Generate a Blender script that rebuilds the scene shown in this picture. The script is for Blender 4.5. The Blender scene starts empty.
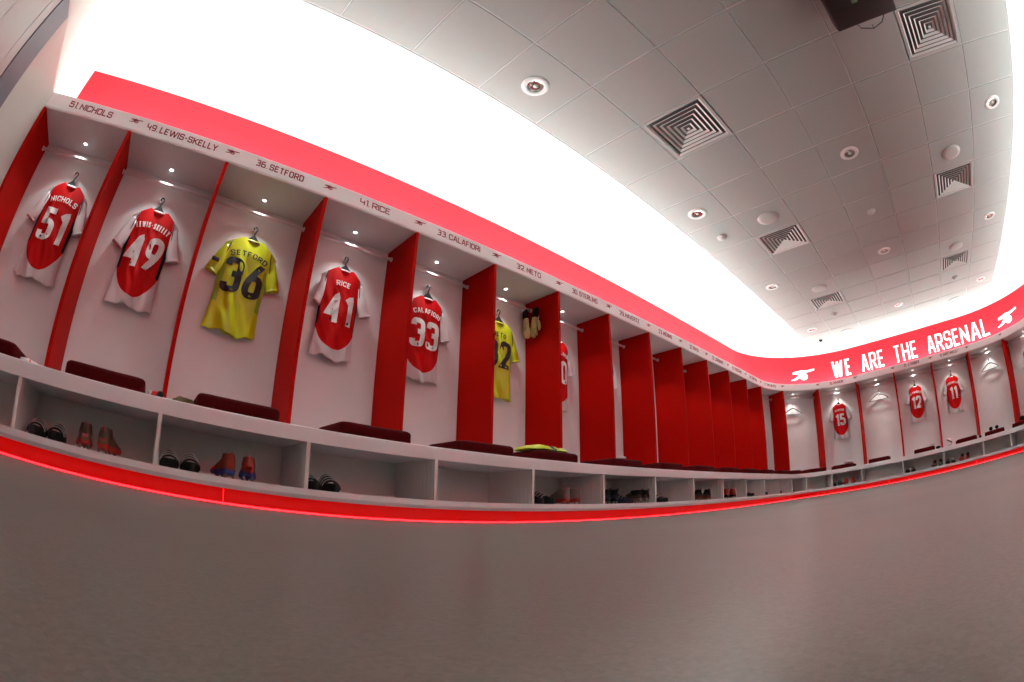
import bpy, bmesh, math, random
from mathutils import Vector, Matrix, noise

SC = bpy.context.scene
COL = SC.collection
PI = math.pi
random.seed(7)

# ------------------------------------------------------------------ materials
def new_mat(name):
    m = bpy.data.materials.new(name)
    m.use_nodes = True
    nt = m.node_tree
    b = nt.nodes.get('Principled BSDF')
    return m, nt, b

def plain(name, col, rough=0.6, metal=0.0, spec=0.4, noise_amt=0.0, nscale=40.0, bump=0.0, bscale=300.0, emit=None, estr=0.0, sheen=0.0):
    m, nt, b = new_mat(name)
    b.inputs['Base Color'].default_value = (*col, 1)
    b.inputs['Roughness'].default_value = rough
    b.inputs['Metallic'].default_value = metal
    b.inputs['Specular IOR Level'].default_value = spec
    if sheen:
        b.inputs['Sheen Weight'].default_value = sheen
    tc = nt.nodes.new('ShaderNodeTexCoord')
    if noise_amt:
        n = nt.nodes.new('ShaderNodeTexNoise'); n.inputs['Scale'].default_value = nscale; n.inputs['Detail'].default_value = 6
        mx = nt.nodes.new('ShaderNodeMixRGB'); mx.blend_type = 'MIX'
        mx.inputs[1].default_value = (*[c * (1 - noise_amt) for c in col], 1)
        mx.inputs[2].default_value = (*[min(1, c * (1 + noise_amt)) for c in col], 1)
        nt.links.new(tc.outputs['Object'], n.inputs['Vector'])
        nt.links.new(n.outputs['Fac'], mx.inputs[0])
        nt.links.new(mx.outputs[0], b.inputs['Base Color'])
    if bump:
        n2 = nt.nodes.new('ShaderNodeTexNoise'); n2.inputs['Scale'].default_value = bscale; n2.inputs['Detail'].default_value = 4
        bp = nt.nodes.new('ShaderNodeBump'); bp.inputs['Strength'].default_value = bump; bp.inputs['Distance'].default_value = 0.002
        nt.links.new(tc.outputs['Object'], n2.inputs['Vector'])
        nt.links.new(n2.outputs['Fac'], bp.inputs['Height'])
        nt.links.new(bp.outputs[0], b.inputs['Normal'])
    if emit:
        b.inputs['Emission Color'].default_value = (*emit, 1)
        b.inputs['Emission Strength'].default_value = estr
    return m

def floor_mat():
    m, nt, b = new_mat('speckled_vinyl')
    tc = nt.nodes.new('ShaderNodeTexCoord')
    n = nt.nodes.new('ShaderNodeTexNoise'); n.inputs['Scale'].default_value = 260; n.inputs['Detail'].default_value = 4; n.inputs['Roughness'].default_value = 0.75
    v = nt.nodes.new('ShaderNodeTexVoronoi'); v.inputs['Scale'].default_value = 260
    n3 = nt.nodes.new('ShaderNodeTexNoise'); n3.inputs['Scale'].default_value = 1.3; n3.inputs['Detail'].default_value = 3
    r = nt.nodes.new('ShaderNodeValToRGB')
    r.color_ramp.elements[0].position = 0.32; r.color_ramp.elements[0].color = (0.104, 0.100, 0.090, 1)
    r.color_ramp.elements[1].position = 0.70; r.color_ramp.elements[1].color = (0.155, 0.150, 0.135, 1)
    nt.links.new(tc.outputs['Object'], n.inputs['Vector']); nt.links.new(tc.outputs['Object'], v.inputs['Vector']); nt.links.new(tc.outputs['Object'], n3.inputs['Vector'])
    mx = nt.nodes.new('ShaderNodeMixRGB'); mx.blend_type = 'MIX'; mx.inputs[0].default_value = 0.3
    nt.links.new(n.outputs['Fac'], mx.inputs[1]); nt.links.new(v.outputs['Color'], mx.inputs[2])
    nt.links.new(mx.outputs[0], r.inputs['Fac'])
    nt.links.new(r.outputs[0], b.inputs['Base Color'])
    mr = nt.nodes.new('ShaderNodeMapRange'); mr.inputs['To Min'].default_value = 0.30; mr.inputs['To Max'].default_value = 0.38
    nt.links.new(n3.outputs['Fac'], mr.inputs['Value']); nt.links.new(mr.outputs[0], b.inputs['Roughness'])
    b.inputs['Specular IOR Level'].default_value = 0.45
    bp = nt.nodes.new('ShaderNodeBump'); bp.inputs['Strength'].default_value = 0.04; bp.inputs['Distance'].default_value = 0.001
    nt.links.new(n.outputs['Fac'], bp.inputs['Height']); nt.links.new(bp.outputs[0], b.inputs['Normal'])
    return m

def mth(nt, op, a, bv=None, clamp=False):
    n = nt.nodes.new('ShaderNodeMath'); n.operation = op; n.use_clamp = clamp
    for i, q in enumerate((a, bv)):
        if q is None: continue
        if isinstance(q, (int, float)): n.inputs[i].default_value = q
        else: nt.links.new(q, n.inputs[i])
    return n.outputs[0]

def red_shirt_mat():
    # red body panel ending in a rounded point, white below it, navy slivers at the sides
    m, nt, b = new_mat('red_shirt_cloth')
    tc = nt.nodes.new('ShaderNodeTexCoord'); sp = nt.nodes.new('ShaderNodeSeparateXYZ')
    nt.links.new(tc.outputs['Object'], sp.inputs[0])
    x, z = sp.outputs['X'], sp.outputs['Z']
    zc = mth(nt, 'MINIMUM', mth(nt, 'ADD', z, 0.36), 0.0)
    xa = mth(nt, 'ABSOLUTE', x)
    d = mth(nt, 'ADD', mth(nt, 'POWER', mth(nt, 'DIVIDE', xa, 0.168), 2.0), mth(nt, 'POWER', mth(nt, 'ABSOLUTE', mth(nt, 'DIVIDE', zc, 0.262)), 2.0))
    top = mth(nt, 'GREATER_THAN', z, -0.20)
    red = mth(nt, 'MAXIMUM', mth(nt, 'LESS_THAN', d, 1.0), top)
    rag = mth(nt, 'GREATER_THAN', xa, mth(nt, 'ADD', mth(nt, 'MULTIPLY', z, -0.15), 0.127))
    red = mth(nt, 'MULTIPLY', red, mth(nt, 'SUBTRACT', 1.0, rag))
    nav = mth(nt, 'MULTIPLY', mth(nt, 'GREATER_THAN', xa, 0.139), mth(nt, 'MULTIPLY', mth(nt, 'LESS_THAN', z, -0.235), mth(nt, 'GREATER_THAN', z, -0.46)))
    m1 = nt.nodes.new('ShaderNodeMixRGB'); m1.inputs[1].default_value = (0.66, 0.60, 0.62, 1); m1.inputs[2].default_value = (0.55, 0.003, 0.004, 1)
    nt.links.new(red, m1.inputs[0])
    m2 = nt.nodes.new('ShaderNodeMixRGB'); m2.inputs[2].default_value = (0.012, 0.014, 0.03, 1)
    nt.links.new(nav, m2.inputs[0]); nt.links.new(m1.outputs[0], m2.inputs[1])
    nt.links.new(m2.outputs[0], b.inputs['Base Color'])
    b.inputs['Roughness'].default_value = 0.55
    b.inputs['Specular IOR Level'].default_value = 0.12
    return m

def yellow_shirt_mat():
    m, nt, b = new_mat('yellow_shirt_cloth')
    tc = nt.nodes.new('ShaderNodeTexCoord'); sp = nt.nodes.new('ShaderNodeSeparateXYZ')
    nt.links.new(tc.outputs['Object'], sp.inputs[0])
    x, z = sp.outputs['X'], sp.outputs['Z']
    xa = mth(nt, 'ABSOLUTE', x)
    g = mth(nt, 'MULTIPLY', mth(nt, 'GREATER_THAN', xa, 0.138), mth(nt, 'MULTIPLY', mth(nt, 'LESS_THAN', z, -0.20), mth(nt, 'GREATER_THAN', z, -0.50)))
    m1 = nt.nodes.new('ShaderNodeMixRGB'); m1.inputs[1].default_value = (0.58, 0.63, 0.010, 1); m1.inputs[2].default_value = (0.26, 0.46, 0.03, 1)
    nt.links.new(g, m1.inputs[0]); nt.links.new(m1.outputs[0], b.inputs['Base Color'])
    b.inputs['Roughness'].default_value = 0.33
    return m

def grooved(name, col):
    m, nt, b = new_mat(name)
    b.inputs['Base Color'].default_value = (*col, 1); b.inputs['Roughness'].default_value = 0.5
    tc = nt.nodes.new('ShaderNodeTexCoord'); w = nt.nodes.new('ShaderNodeTexWave')
    w.bands_direction = 'Y'; w.inputs['Scale'].default_value = 8.0
    bp = nt.nodes.new('ShaderNodeBump'); bp.inputs['Strength'].default_value = 0.5; bp.inputs['Distance'].default_value = 0.004
    nt.links.new(tc.outputs['Object'], w.inputs['Vector']); nt.links.new(w.outputs['Fac'], bp.inputs['Height']); nt.links.new(bp.outputs[0], b.inputs['Normal'])
    return m

def perforated_tile():
    m, nt, b = new_mat('ceiling_tile_metal')
    tc = nt.nodes.new('ShaderNodeTexCoord'); v = nt.nodes.new('ShaderNodeTexVoronoi'); v.inputs['Scale'].default_value = 160; v.inputs['Randomness'].default_value = 0.15
    r = nt.nodes.new('ShaderNodeValToRGB')
    r.color_ramp.elements[0].position = 0.12; r.color_ramp.elements[0].color = (0.31, 0.305, 0.295, 1)
    r.color_ramp.elements[1].position = 0.25; r.color_ramp.elements[1].color = (0.40, 0.393, 0.38, 1)
    nt.links.new(tc.outputs['Object'], v.inputs['Vector']); nt.links.new(v.outputs['Distance'], r.inputs['Fac']); nt.links.new(r.outputs[0], b.inputs['Base Color'])
    b.inputs['Roughness'].default_value = 0.5; b.inputs['Specular IOR Level'].default_value = 0.3
    return m

M = {}
M['white'] = plain('white_plaster', (0.80, 0.79, 0.78), 0.7, noise_amt=0.02, nscale=6)
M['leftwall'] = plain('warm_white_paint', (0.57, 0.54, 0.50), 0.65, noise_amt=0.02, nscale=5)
M['redband'] = plain('red_wall_paint', (0.60, 0.020, 0.032), 0.7, spec=0.15, noise_amt=0.03, nscale=4)
M['redlam'] = plain('red_laminate', (0.43, 0.003, 0.0005), 0.55, spec=0.05, noise_amt=0.05, nscale=8, bump=0.05, bscale=500)
M['lockwhite'] = plain('locker_white_board', (0.80, 0.80, 0.81), 0.55, spec=0.2, noise_amt=0.03, nscale=7, bump=0.03, bscale=400)
M['benchwhite'] = plain('bench_white_board', (0.82, 0.81, 0.84), 0.42, noise_amt=0.03, nscale=20, bump=0.03)
M['cubby'] = plain('cubby_white_board', (0.74, 0.71, 0.68), 0.5, noise_amt=0.03, nscale=9)
M['cubbyside'] = grooved('grooved_white_board', (0.76, 0.73, 0.71))
M['fascia'] = plain('fascia_white_board', (0.88, 0.88, 0.89), 0.4, noise_amt=0.02, nscale=30)
M['ink'] = plain('dark_red_lettering', (0.25, 0.008, 0.025), 0.5, noise_amt=0.05)
M['whiteink'] = plain('white_lettering', (0.88, 0.87, 0.87), 0.5, noise_amt=0.02)
M['maroon'] = plain('maroon_vinyl', (0.070, 0.0025, 0.0035), 0.75, spec=0.05, noise_amt=0.15, nscale=60, bump=0.2, bscale=600)
M['floor'] = floor_mat()
M['tile'] = perforated_tile()
M['joint'] = plain('dark_ceiling_void', (0.10, 0.09, 0.09), 0.8, noise_amt=0.1)
M['metal'] = plain('satin_metal', (0.75, 0.73, 0.72), 0.3, 0.9, noise_amt=0.03)
M['railgrey'] = plain('pale_grey_tube', (0.78, 0.78, 0.78), 0.45, 0.0, noise_amt=0.02)
M['tbar'] = plain('white_ceiling_bar', (0.72, 0.70, 0.69), 0.5, noise_amt=0.02)
M['ventwhite'] = plain('vent_white_metal', (0.78, 0.75, 0.73), 0.45, noise_amt=0.02)
M['dark'] = plain('dark_duct', (0.02, 0.018, 0.017), 0.8, noise_amt=0.1)
M['plasticwhite'] = plain('white_plastic', (0.50, 0.48, 0.46), 0.4, noise_amt=0.02)
M['ventframe'] = plain('vent_frame_metal', (0.48, 0.46, 0.45), 0.45, noise_amt=0.02)
M['reflector'] = plain('mirror_reflector', (0.75, 0.74, 0.73), 0.16, 1.0, noise_amt=0.05)
M['lampglass'] = plain('lamp_glass', (0.7, 0.68, 0.62), 0.1, noise_amt=0.05, spec=0.8)
M['black'] = plain('black_plastic', (0.008, 0.007, 0.007), 0.6, spec=0.15, noise_amt=0.2)
M['blackrub'] = plain('black_rubber', (0.009, 0.009, 0.011), 0.6, noise_amt=0.2, bump=0.1)
M['projector'] = plain('brown_black_casing', (0.018, 0.011, 0.010), 0.5, noise_amt=0.15)
M['greenlabel'] = plain('pale_green_sticker', (0.16, 0.22, 0.12), 0.6, noise_amt=0.1)
M['spotlens'] = plain('lit_spot_lens', (1, 1, 1), 0.4, noise_amt=0.01, emit=(1, 0.97, 0.9), estr=14)
M['kick'] = plain('backlit_red_panel', (0.45, 0.0, 0.0), 0.35, noise_amt=0.1, nscale=15, emit=(1.0, 0.0, 0.0), estr=0.27)
M['led'] = plain('red_light_strip', (0.8, 0.05, 0.05), 0.4, noise_amt=0.02, emit=(1.0, 0.012, 0.018), estr=5.5)
M['doorframe'] = plain('steel_grey_paint', (0.15, 0.16, 0.19), 0.45, noise_amt=0.05)
M['doorleaf'] = plain('pale_grey_laminate', (0.50, 0.49, 0.47), 0.35, noise_amt=0.04, nscale=3)
M['redshirt'] = red_shirt_mat()
M['yelshirt'] = yellow_shirt_mat()
M['yelcloth'] = plain('yellow_satin', (0.50, 0.56, 0.010), 0.34, noise_amt=0.05)
M['whitecloth'] = plain('white_polyester', (0.70, 0.63, 0.65), 0.6, noise_amt=0.04, nscale=25)
M['pinkcuff'] = plain('pink_cuff_knit', (0.55, 0.30, 0.32), 0.6, noise_amt=0.1)
M['navy'] = plain('navy_cloth', (0.012, 0.014, 0.03), 0.6, noise_amt=0.1)
M['redcloth'] = plain('red_polyester', (0.50, 0.004, 0.006), 0.55, noise_amt=0.05)
M['num_white'] = plain('white_print', (0.78, 0.76, 0.75), 0.5, noise_amt=0.03)
M['stripegrey'] = plain('off_white_stripe', (0.45, 0.44, 0.43), 0.5, noise_amt=0.03)
M['num_black'] = plain('black_print', (0.012, 0.014, 0.02), 0.5, noise_amt=0.1)
M['hangergrey'] = plain('dark_grey_hanger', (0.085, 0.08, 0.08), 0.5, 0.0, spec=0.2, noise_amt=0.05)
M['gold'] = plain('gold_brown_leather', (0.15, 0.09, 0.04), 0.35, noise_amt=0.3, nscale=25)
M['orange'] = plain('orange_red_knit', (0.30, 0.035, 0.012), 0.45, noise_amt=0.3, nscale=30)
M['redboot'] = plain('red_synthetic', (0.50, 0.03, 0.015), 0.4, noise_amt=0.2, nscale=30)
M['blueboot'] = plain('blue_band', (0.03, 0.05, 0.28), 0.4, noise_amt=0.2)
M['silver'] = plain('silver_synthetic', (0.24, 0.20, 0.18), 0.4, noise_amt=0.25, nscale=30)
M['brownboot'] = plain('brown_leather', (0.07, 0.045, 0.03), 0.45, noise_amt=0.3, nscale=30)
M['pink'] = plain('pink_tab', (0.55, 0.12, 0.17), 0.5, noise_amt=0.1)
M['navyboot'] = plain('navy_synthetic', (0.012, 0.016, 0.045), 0.4, noise_amt=0.2)
M['cream'] = plain('cream_latex', (0.58, 0.46, 0.22), 0.7, noise_amt=0.12, nscale=40, bump=0.2)
M['olive'] = plain('olive_fleece', (0.12, 0.10, 0.045), 0.9, noise_amt=0.4, nscale=80, bump=0.6, bscale=120)

# ------------------------------------------------------------------ mesh builder
class MB:
    def __init__(s):
        s.v = []; s.f = []; s.mi = []; s.sm = []
    def add(s, verts, faces, mi=0, smooth=False):
        b = len(s.v); s.v.extend(Vector(p) for p in verts)
        for f in faces:
            s.f.append([b + i for i in f]); s.mi.append(mi); s.sm.append(smooth)
        return s
    def box(s, x0, x1, y0, y1, z0, z1, mi=0):
        v = [(x0, y0, z0), (x1, y0, z0), (x1, y1, z0), (x0, y1, z0), (x0, y0, z1), (x1, y0, z1), (x1, y1, z1), (x0, y1, z1)]
        return s.add(v, [(3, 2, 1, 0), (4, 5, 6, 7), (0, 1, 5, 4), (1, 2, 6, 5), (2, 3, 7, 6), (3, 0, 4, 7)], mi)
    def rbox(s, x0, x1, y0, y1, z0, z1, r, seg=2, mi=0, smooth=True):
        bm = bmesh.new(); bmesh.ops.create_cube(bm, size=1)
        for v in bm.verts:
            v.co = Vector(((x0 + x1) / 2 + v.co.x * (x1 - x0), (y0 + y1) / 2 + v.co.y * (y1 - y0), (z0 + z1) / 2 + v.co.z * (z1 - z0)))
        bmesh.ops.bevel(bm, geom=bm.edges[:], offset=r, segments=seg, profile=0.5, affect='EDGES')
        bm.verts.index_update()
        s.add([v.co.copy() for v in bm.verts], [[v.index for v in f.verts] for f in bm.faces], mi, smooth)
        bm.free(); return s
    def tube(s, pts, r, n=8, mi=0, closed=False, caps=True):
        pts = [Vector(p) for p in pts]; N = len(pts); rr = r if isinstance(r, (list, tuple)) else [r] * N
        base = len(s.v); up = None
        for i, p in enumerate(pts):
            a = pts[(i - 1) % N] if (closed or i > 0) else p
            c = pts[(i + 1) % N] if (closed or i < N - 1) else p
            t = (c - a)
            t = t.normalized() if t.length > 1e-9 else Vector((0, 0, 1))
            if up is None:
                up = Vector((0, 0, 1)) if abs(t.z) < 0.9 else Vector((1, 0, 0))
            e1 = (up - t * up.dot(t))
            if e1.length < 1e-6: e1 = t.orthogonal()
            e1.normalize(); e2 = t.cross(e1); up = e1
            for k in range(n):
                a_ = 2 * PI * k / n
                s.v.append(p + (e1 * math.cos(a_) + e2 * math.sin(a_)) * rr[i])
        rings = N if closed else N - 1
        for i in range(rings):
            j = (i + 1) % N
            for k in range(n):
                k2 = (k + 1) % n
                s.f.append([base + i * n + k, base + i * n + k2, base + j * n + k2, base + j * n + k]); s.mi.append(mi); s.sm.append(True)
        if caps and not closed:
            s.f.append([base + k for k in range(n)][::-1]); s.mi.append(mi); s.sm.append(False)
            s.f.append([base + (N - 1) * n + k for k in range(n)]); s.mi.append(mi); s.sm.append(False)
        return s
    def lathe(s, prof, n=24, c=(0, 0, 0), mi=0, smooth=True):
        # revolve (r, z) profile about the z axis through c
        base = len(s.v)
        for r, z in prof:
            for k in range(n):
                a = 2 * PI * k / n
                s.v.append(Vector((c[0] + r * math.cos(a), c[1] + r * math.sin(a), c[2] + z)))
        for i in range(len(prof) - 1):
            for k in range(n):
                k2 = (k + 1) % n
                s.f.append([base + i * n + k, base + i * n + k2, base + (i + 1) * n + k2, base + (i + 1) * n + k]); s.mi.append(mi); s.sm.append(smooth)
        if prof[0][0] > 1e-6:
            pass
        return s
    def loft(s, rings, mi=0, smooth=True, caps=True):
        n = len(rings[0]); base = len(s.v)
        for r in rings: s.v.extend(Vector(p) for p in r)
        for i in range(len(rings) - 1):
            for k in range(n):
                k2 = (k + 1) % n
                s.f.append([base + i * n + k, base + i * n + k2, base + (i + 1) * n + k2, base + (i + 1) * n + k]); s.mi.append(mi); s.sm.append(smooth)
        if caps:
            s.f.append([base + k for k in range(n)][::-1]); s.mi.append(mi); s.sm.append(smooth)
            s.f.append([base + (len(rings) - 1) * n + k for k in range(n)]); s.mi.append(mi); s.sm.append(smooth)
        return s
    def xf(s, m, start=0):
        for i in range(start, len(s.v)): s.v[i] = m @ s.v[i]
        return s
    def build(s, name, mats, parent=None, frame=None, loc=None, rot=None, fix=True):
        """frame: the verts are in world space and are brought into this matrix' space."""
        inv = frame.inverted() if frame is not None else None
        vs = [(inv @ v) if inv else v for v in s.v]
        me = bpy.data.meshes.new(name)
        me.from_pydata([tuple(v) for v in vs], [], s.f)
        if not isinstance(mats, (list, tuple)): mats = [mats]
        for m in mats: me.materials.append(M[m] if isinstance(m, str) else m)
        for p, mi, sm in zip(me.polygons, s.mi, s.sm):
            p.material_index = mi; p.use_smooth = sm
        if fix:
            bm = bmesh.new(); bm.from_mesh(me); bmesh.ops.recalc_face_normals(bm, faces=bm.faces[:]); bm.to_mesh(me); bm.free()
        me.update()
        o = bpy.data.objects.new(name, me); COL.objects.link(o)
        if parent is not None: o.parent = parent
        if loc is not None: o.location = loc
        if rot is not None: o.rotation_euler = rot
        return o

def tag(o, label=None, cat=None, group=None, kind=None):
    if label: o['label'] = label
    if cat: o['category'] = cat
    if group: o['group'] = group
    if kind: o['kind'] = kind
    return o

def thing(name, label, cat, loc=(0, 0, 0), rz=0.0, group=None, mat=None):
    o = bpy.data.objects.new(name, None); COL.objects.link(o)
    o.empty_display_size = 0.05
    if mat is not None: o.matrix_world = mat
    else:
        o.location = loc; o.rotation_euler = (0, 0, rz)
    return tag(o, label, cat, group)

def copy_tree(o, parent=None):
    c = o.copy(); COL.objects.link(c)
    if parent is not None: c.parent = parent
    for ch in list(o.children): copy_tree(ch, c)
    return c

# ------------------------------------------------------------------ plan of the locker front
R0 = 1.5; XA = 9.75; LB = 2.62
S1 = XA + R0 * PI / 2; S2 = S1 + LB; S3 = S2 + R0 * PI / 2
YB = -R0 - LB                                    # centre of the second corner
def P(s, o=0.0, z=0.0):
    if s <= XA: return Vector((s, o, z))
    if s <= S1:
        t = (s - XA) / R0; return Vector((XA + (R0 + o) * math.sin(t), -R0 + (R0 + o) * math.cos(t), z))
    if s <= S2: return Vector((XA + R0 + o, -R0 - (s - S1), z))
    if s <= S3:
        t = (s - S2) / R0; return Vector((XA + (R0 + o) * math.cos(t), YB - (R0 + o) * math.sin(t), z))
    return Vector((XA - (s - S3), YB - R0 - o, z))
def heading(s):
    if s <= XA: return 0.0
    if s <= S1: return -(s - XA) / R0
    if s <= S2: return -PI / 2
    if s <= S3: return -PI / 2 - (s - S2) / R0
    return -PI
def frame(s, o=0.0, z=0.0):
    return Matrix.Translation(P(s, o, z)) @ Matrix.Rotation(heading(s), 4, 'Z')
SEND = S3 + XA
def svals(s0, s1):
    out = [s0]
    def rng(a, b, st):
        n = max(1, int(math.ceil((b - a) / st)))
        return [a + (b - a) * k / n for k in range(1, n + 1)]
    for a, b, st in ((-99, XA, 50), (XA, S1, 0.075), (S1, S2, 50), (S2, S3, 0.075), (S3, 99, 50)):
        lo, hi = max(a, s0), min(b, s1)
        if hi > lo + 1e-9: out += rng(lo, hi, st)
    return out
def sweep(mb, prof, s0, s1, mi=0, caps=True, smooth=False, mids=None):
    ss = svals(s0, s1); n = len(prof); base = len(mb.v)
    for s in ss:
        for o, z in prof: mb.v.append(P(s, o, z))
    for i in range(len(ss) - 1):
        for k in range(n):
            k2 = (k + 1) % n
            mb.f.append([base + i * n + k, base + i * n + k2, base + (i + 1) * n + k2, base + (i + 1) * n + k])
            mb.mi.append(mids[k] if mids else mi); mb.sm.append(smooth)
    if caps:
        mb.f.append([base + k for k in range(n)][::-1]); mb.mi.append(mi); mb.sm.append(False)
        mb.f.append([base + (len(ss) - 1) * n + k for k in range(n)]); mb.mi.append(mi); mb.sm.append(False)
    return mb
def rect(o0, o1, z0, z1): return [(o0, z0), (o1, z0), (o1, z1), (o0, z1)]

# levels (metres)
Z_SOFFIT, Z_STRIP = 2.011, 2.137
Z_BENCH, Z_OPEN, Z_SHELF, Z_BASE = 0.422, 0.350, 0.123, 0.075
O_BENCH, O_PLINTH, O_BACK, O_WALL = -0.444, -0.392, 0.426, 0.49
Z_RED, Z_CEIL = 2.815, 2.985
DIV = [0.75 * i for i in range(14)] + [10.53, 11.37, 12.18, 13.01, 13.85, 14.69, 15.5, 16.3]
DIV[0] = 0.013
NB = len(DIV) - 1                                 # bays 0..20

# ------------------------------------------------------------------ stroke font
Sg = 0
def _G(w, *st): return (w, st)
GLYPH = {
 'A': _G(1, ([(0,0,0),(.4,1,0),(.6,1,0),(1,0,0)],0), ([(.16,.3,0),(.84,.3,0)],0)),
 'B': _G(1, ([(0,.52,0),(0,1,0),(.92,1),(.92,.52)],1), ([(0,0,0),(0,.52,0),(1,.52),(1,0)],1)),
 'C': _G(1, ([(1,.7,0),(1,1),(0,1),(0,0),(1,0),(1,.3,0)],0)),
 'D': _G(1, ([(0,0,0),(0,1,0),(1,1),(1,0)],1)),
 'E': _G(.9, ([(1,1,0),(0,1,0),(0,0,0),(1,0,0)],0), ([(0,.52,0),(.85,.52,0)],0)),
 'F': _G(.9, ([(1,1,0),(0,1,0),(0,0,0)],0), ([(0,.5,0),(.85,.5,0)],0)),
 'G': _G(1, ([(1,.74,0),(1,1),(0,1),(0,0),(1,0),(1,.48,0),(.55,.48,0)],0)),
 'H': _G(1, ([(0,0,0),(0,1,0)],0), ([(1,0,0),(1,1,0)],0), ([(0,.52,0),(1,.52,0)],0)),
 'I': _G(0, ([(0,0,0),(0,1,0)],0)),
 'J': _G(.9, ([(1,1,0),(1,0),(0,0),(0,.3,0)],0)),
 'K': _G(1, ([(0,0,0),(0,1,0)],0), ([(1,1,0),(.05,.42,0)],0), ([(.32,.6,0),(1,0,0)],0)),
 'L': _G(.88, ([(0,1,0),(0,0,0),(1,0,0)],0)),
 'M': _G(1.25, ([(0,0,0),(0,1,0),(.5,.3,0),(1,1,0),(1,0,0)],0)),
 'N': _G(1, ([(0,0,0),(0,1,0),(1,0,0),(1,1,0)],0)),
 'O': _G(1, ([(0,0),(0,1),(1,1),(1,0)],1)),
 'P': _G(1, ([(0,0,0),(0,1,0),(1,1),(1,.44),(0,.44,0)],0)),
 'R': _G(1, ([(0,0,0),(0,1,0),(1,1),(1,.47),(0,.47,0)],0), ([(.5,.47,0),(1,0,0)],0)),
 'S': _G(1, ([(1,.74,0),(1,1),(0,1),(0,.52),(1,.52),(1,0),(0,0),(0,.26,0)],0)),
 'T': _G(1, ([(0,1,0),(1,1,0)],0), ([(.5,1,0),(.5,0,0)],0)),
 'U': _G(1, ([(0,1,0),(0,0),(1,0),(1,1,0)],0)),
 'V': _G(1, ([(0,1,0),(.42,0,0),(.58,0,0),(1,1,0)],0)),
 'W': _G(2.0, ([(0,1,0),(.23,0,0),(.27,0,0),(.48,.96,0),(.52,.96,0),(.73,0,0),(.77,0,0),(1,1,0)],0)),
 'Y': _G(1, ([(0,1,0),(.5,.45,0),(1,1,0)],0), ([(.5,.45,0),(.5,0,0)],0)),
 'Z': _G(1, ([(0,1,0),(1,1,0),(0,0,0),(1,0,0)],0)),
 '-': _G(.5, ([(0,.48,0),(1,.48,0)],0)),
 '.': _G(0, ([(0,0,0),(0,.02,0)],0)),
 ' ': _G(.30),
 '0': _G(1, ([(0,0),(0,1),(1,1),(1,0)],1)),
 '1': _G(.5, ([(0,.80,0),(1,1,0),(1,0,0)],0)),
 '2': _G(1, ([(0,.72,0),(0,1),(1,1),(1,.58),(0,0,0),(1,0,0)],0)),
 '3': _G(1, ([(0,.80,0),(0,1),(1,1),(1,.53),(.42,.53,0)],0), ([(.42,.53,0),(1,.53),(1,0),(0,0),(0,.20,0)],0)),
 '4': _G(1.05, ([(.74,0,0),(.74,1,0),(0,.26,0),(1,.26,0)],0)),
 '5': _G(1, ([(.95,1,0),(.06,1,0),(.06,.58,0),(1,.58),(1,0),(0,0),(0,.22,0)],0)),
 '6': _G(1, ([(.78,1,0),(.0,.42),(0,0),(1,0),(1,.6),(.14,.6,0)],0)),
 '7': _G(1, ([(0,1,0),(1,1,0),(.35,0,0)],0)),
 '8': _G(1, ([(.04,.53),(.04,1),(.96,1),(.96,.53)],1), ([(0,0),(0,.53),(1,.53),(1,0)],1)),
 '9': _G(1, ([(.22,0,0),(1,.58),(1,1),(0,1),(0,.4),(.86,.4,0)],0)),
}
def _fillet(pts, closed, rad):
    n = len(pts); out = []
    for i, p in enumerate(pts):
        a = Vector(p[:2]); sharp = (len(p) > 2)
        if sharp or (not closed and i in (0, n - 1)):
            out.append(a); continue
        pa = Vector(pts[(i - 1) % n][:2]); pb = Vector(pts[(i + 1) % n][:2])
        da, db = (pa - a), (pb - a)
        r = min(rad, da.length * 0.499, db.length * 0.499)
        p0 = a + da.normalized() * r; p1 = a + db.normalized() * r
        for k in range(6):
            t = k / 5
            out.append(p0 * (1 - t) ** 2 + a * 2 * t * (1 - t) + p1 * t * t)
    return out
def _ribbon(pts, closed, th, maxlen, hmax=1.0):
    q = []
    n = len(pts); m = n if closed else n - 1
    for i in range(m):
        a, b = pts[i], pts[(i + 1) % n]
        if (b - a).length < 1e-7: continue
        k = max(1, int(math.ceil((b - a).length / maxlen)))
        for j in range(k): q.append(a + (b - a) * j / k)
    if not closed:
        q.append(pts[-1])
        if len(q) > 1:
            for e, f_ in ((0, 1), (-1, -2)):
                dd = (q[e] - q[f_]).normalized()
                if abs(dd.y) > .6 and (q[e].y < 1e-4 or q[e].y > hmax - 1e-4): q[e] = q[e] + dd * th * .62
    n = len(q); L = []; Rr = []
    for i, p in enumerate(q):
        a = q[(i - 1) % n] if (closed or i > 0) else None
        b = q[(i + 1) % n] if (closed or i < n - 1) else None
        d1 = (p - a).normalized() if a is not None and (p - a).length > 1e-9 else None
        d2 = (b - p).normalized() if b is not None and (b - p).length > 1e-9 else None
        if d1 is None: d1 = d2
        if d2 is None: d2 = d1
        n1 = Vector((-d1.y, d1.x)); n2 = Vector((-d2.y, d2.x))
        nn = n1 + n2
        nn = nn.normalized() if nn.length > 1e-6 else n1
        sc = min(1.6, 1 / max(0.3, nn.dot(n1)))
        L.append(p + nn * (th / 2 * sc)); Rr.append(p - nn * (th / 2 * sc))
    return L, Rr
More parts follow.
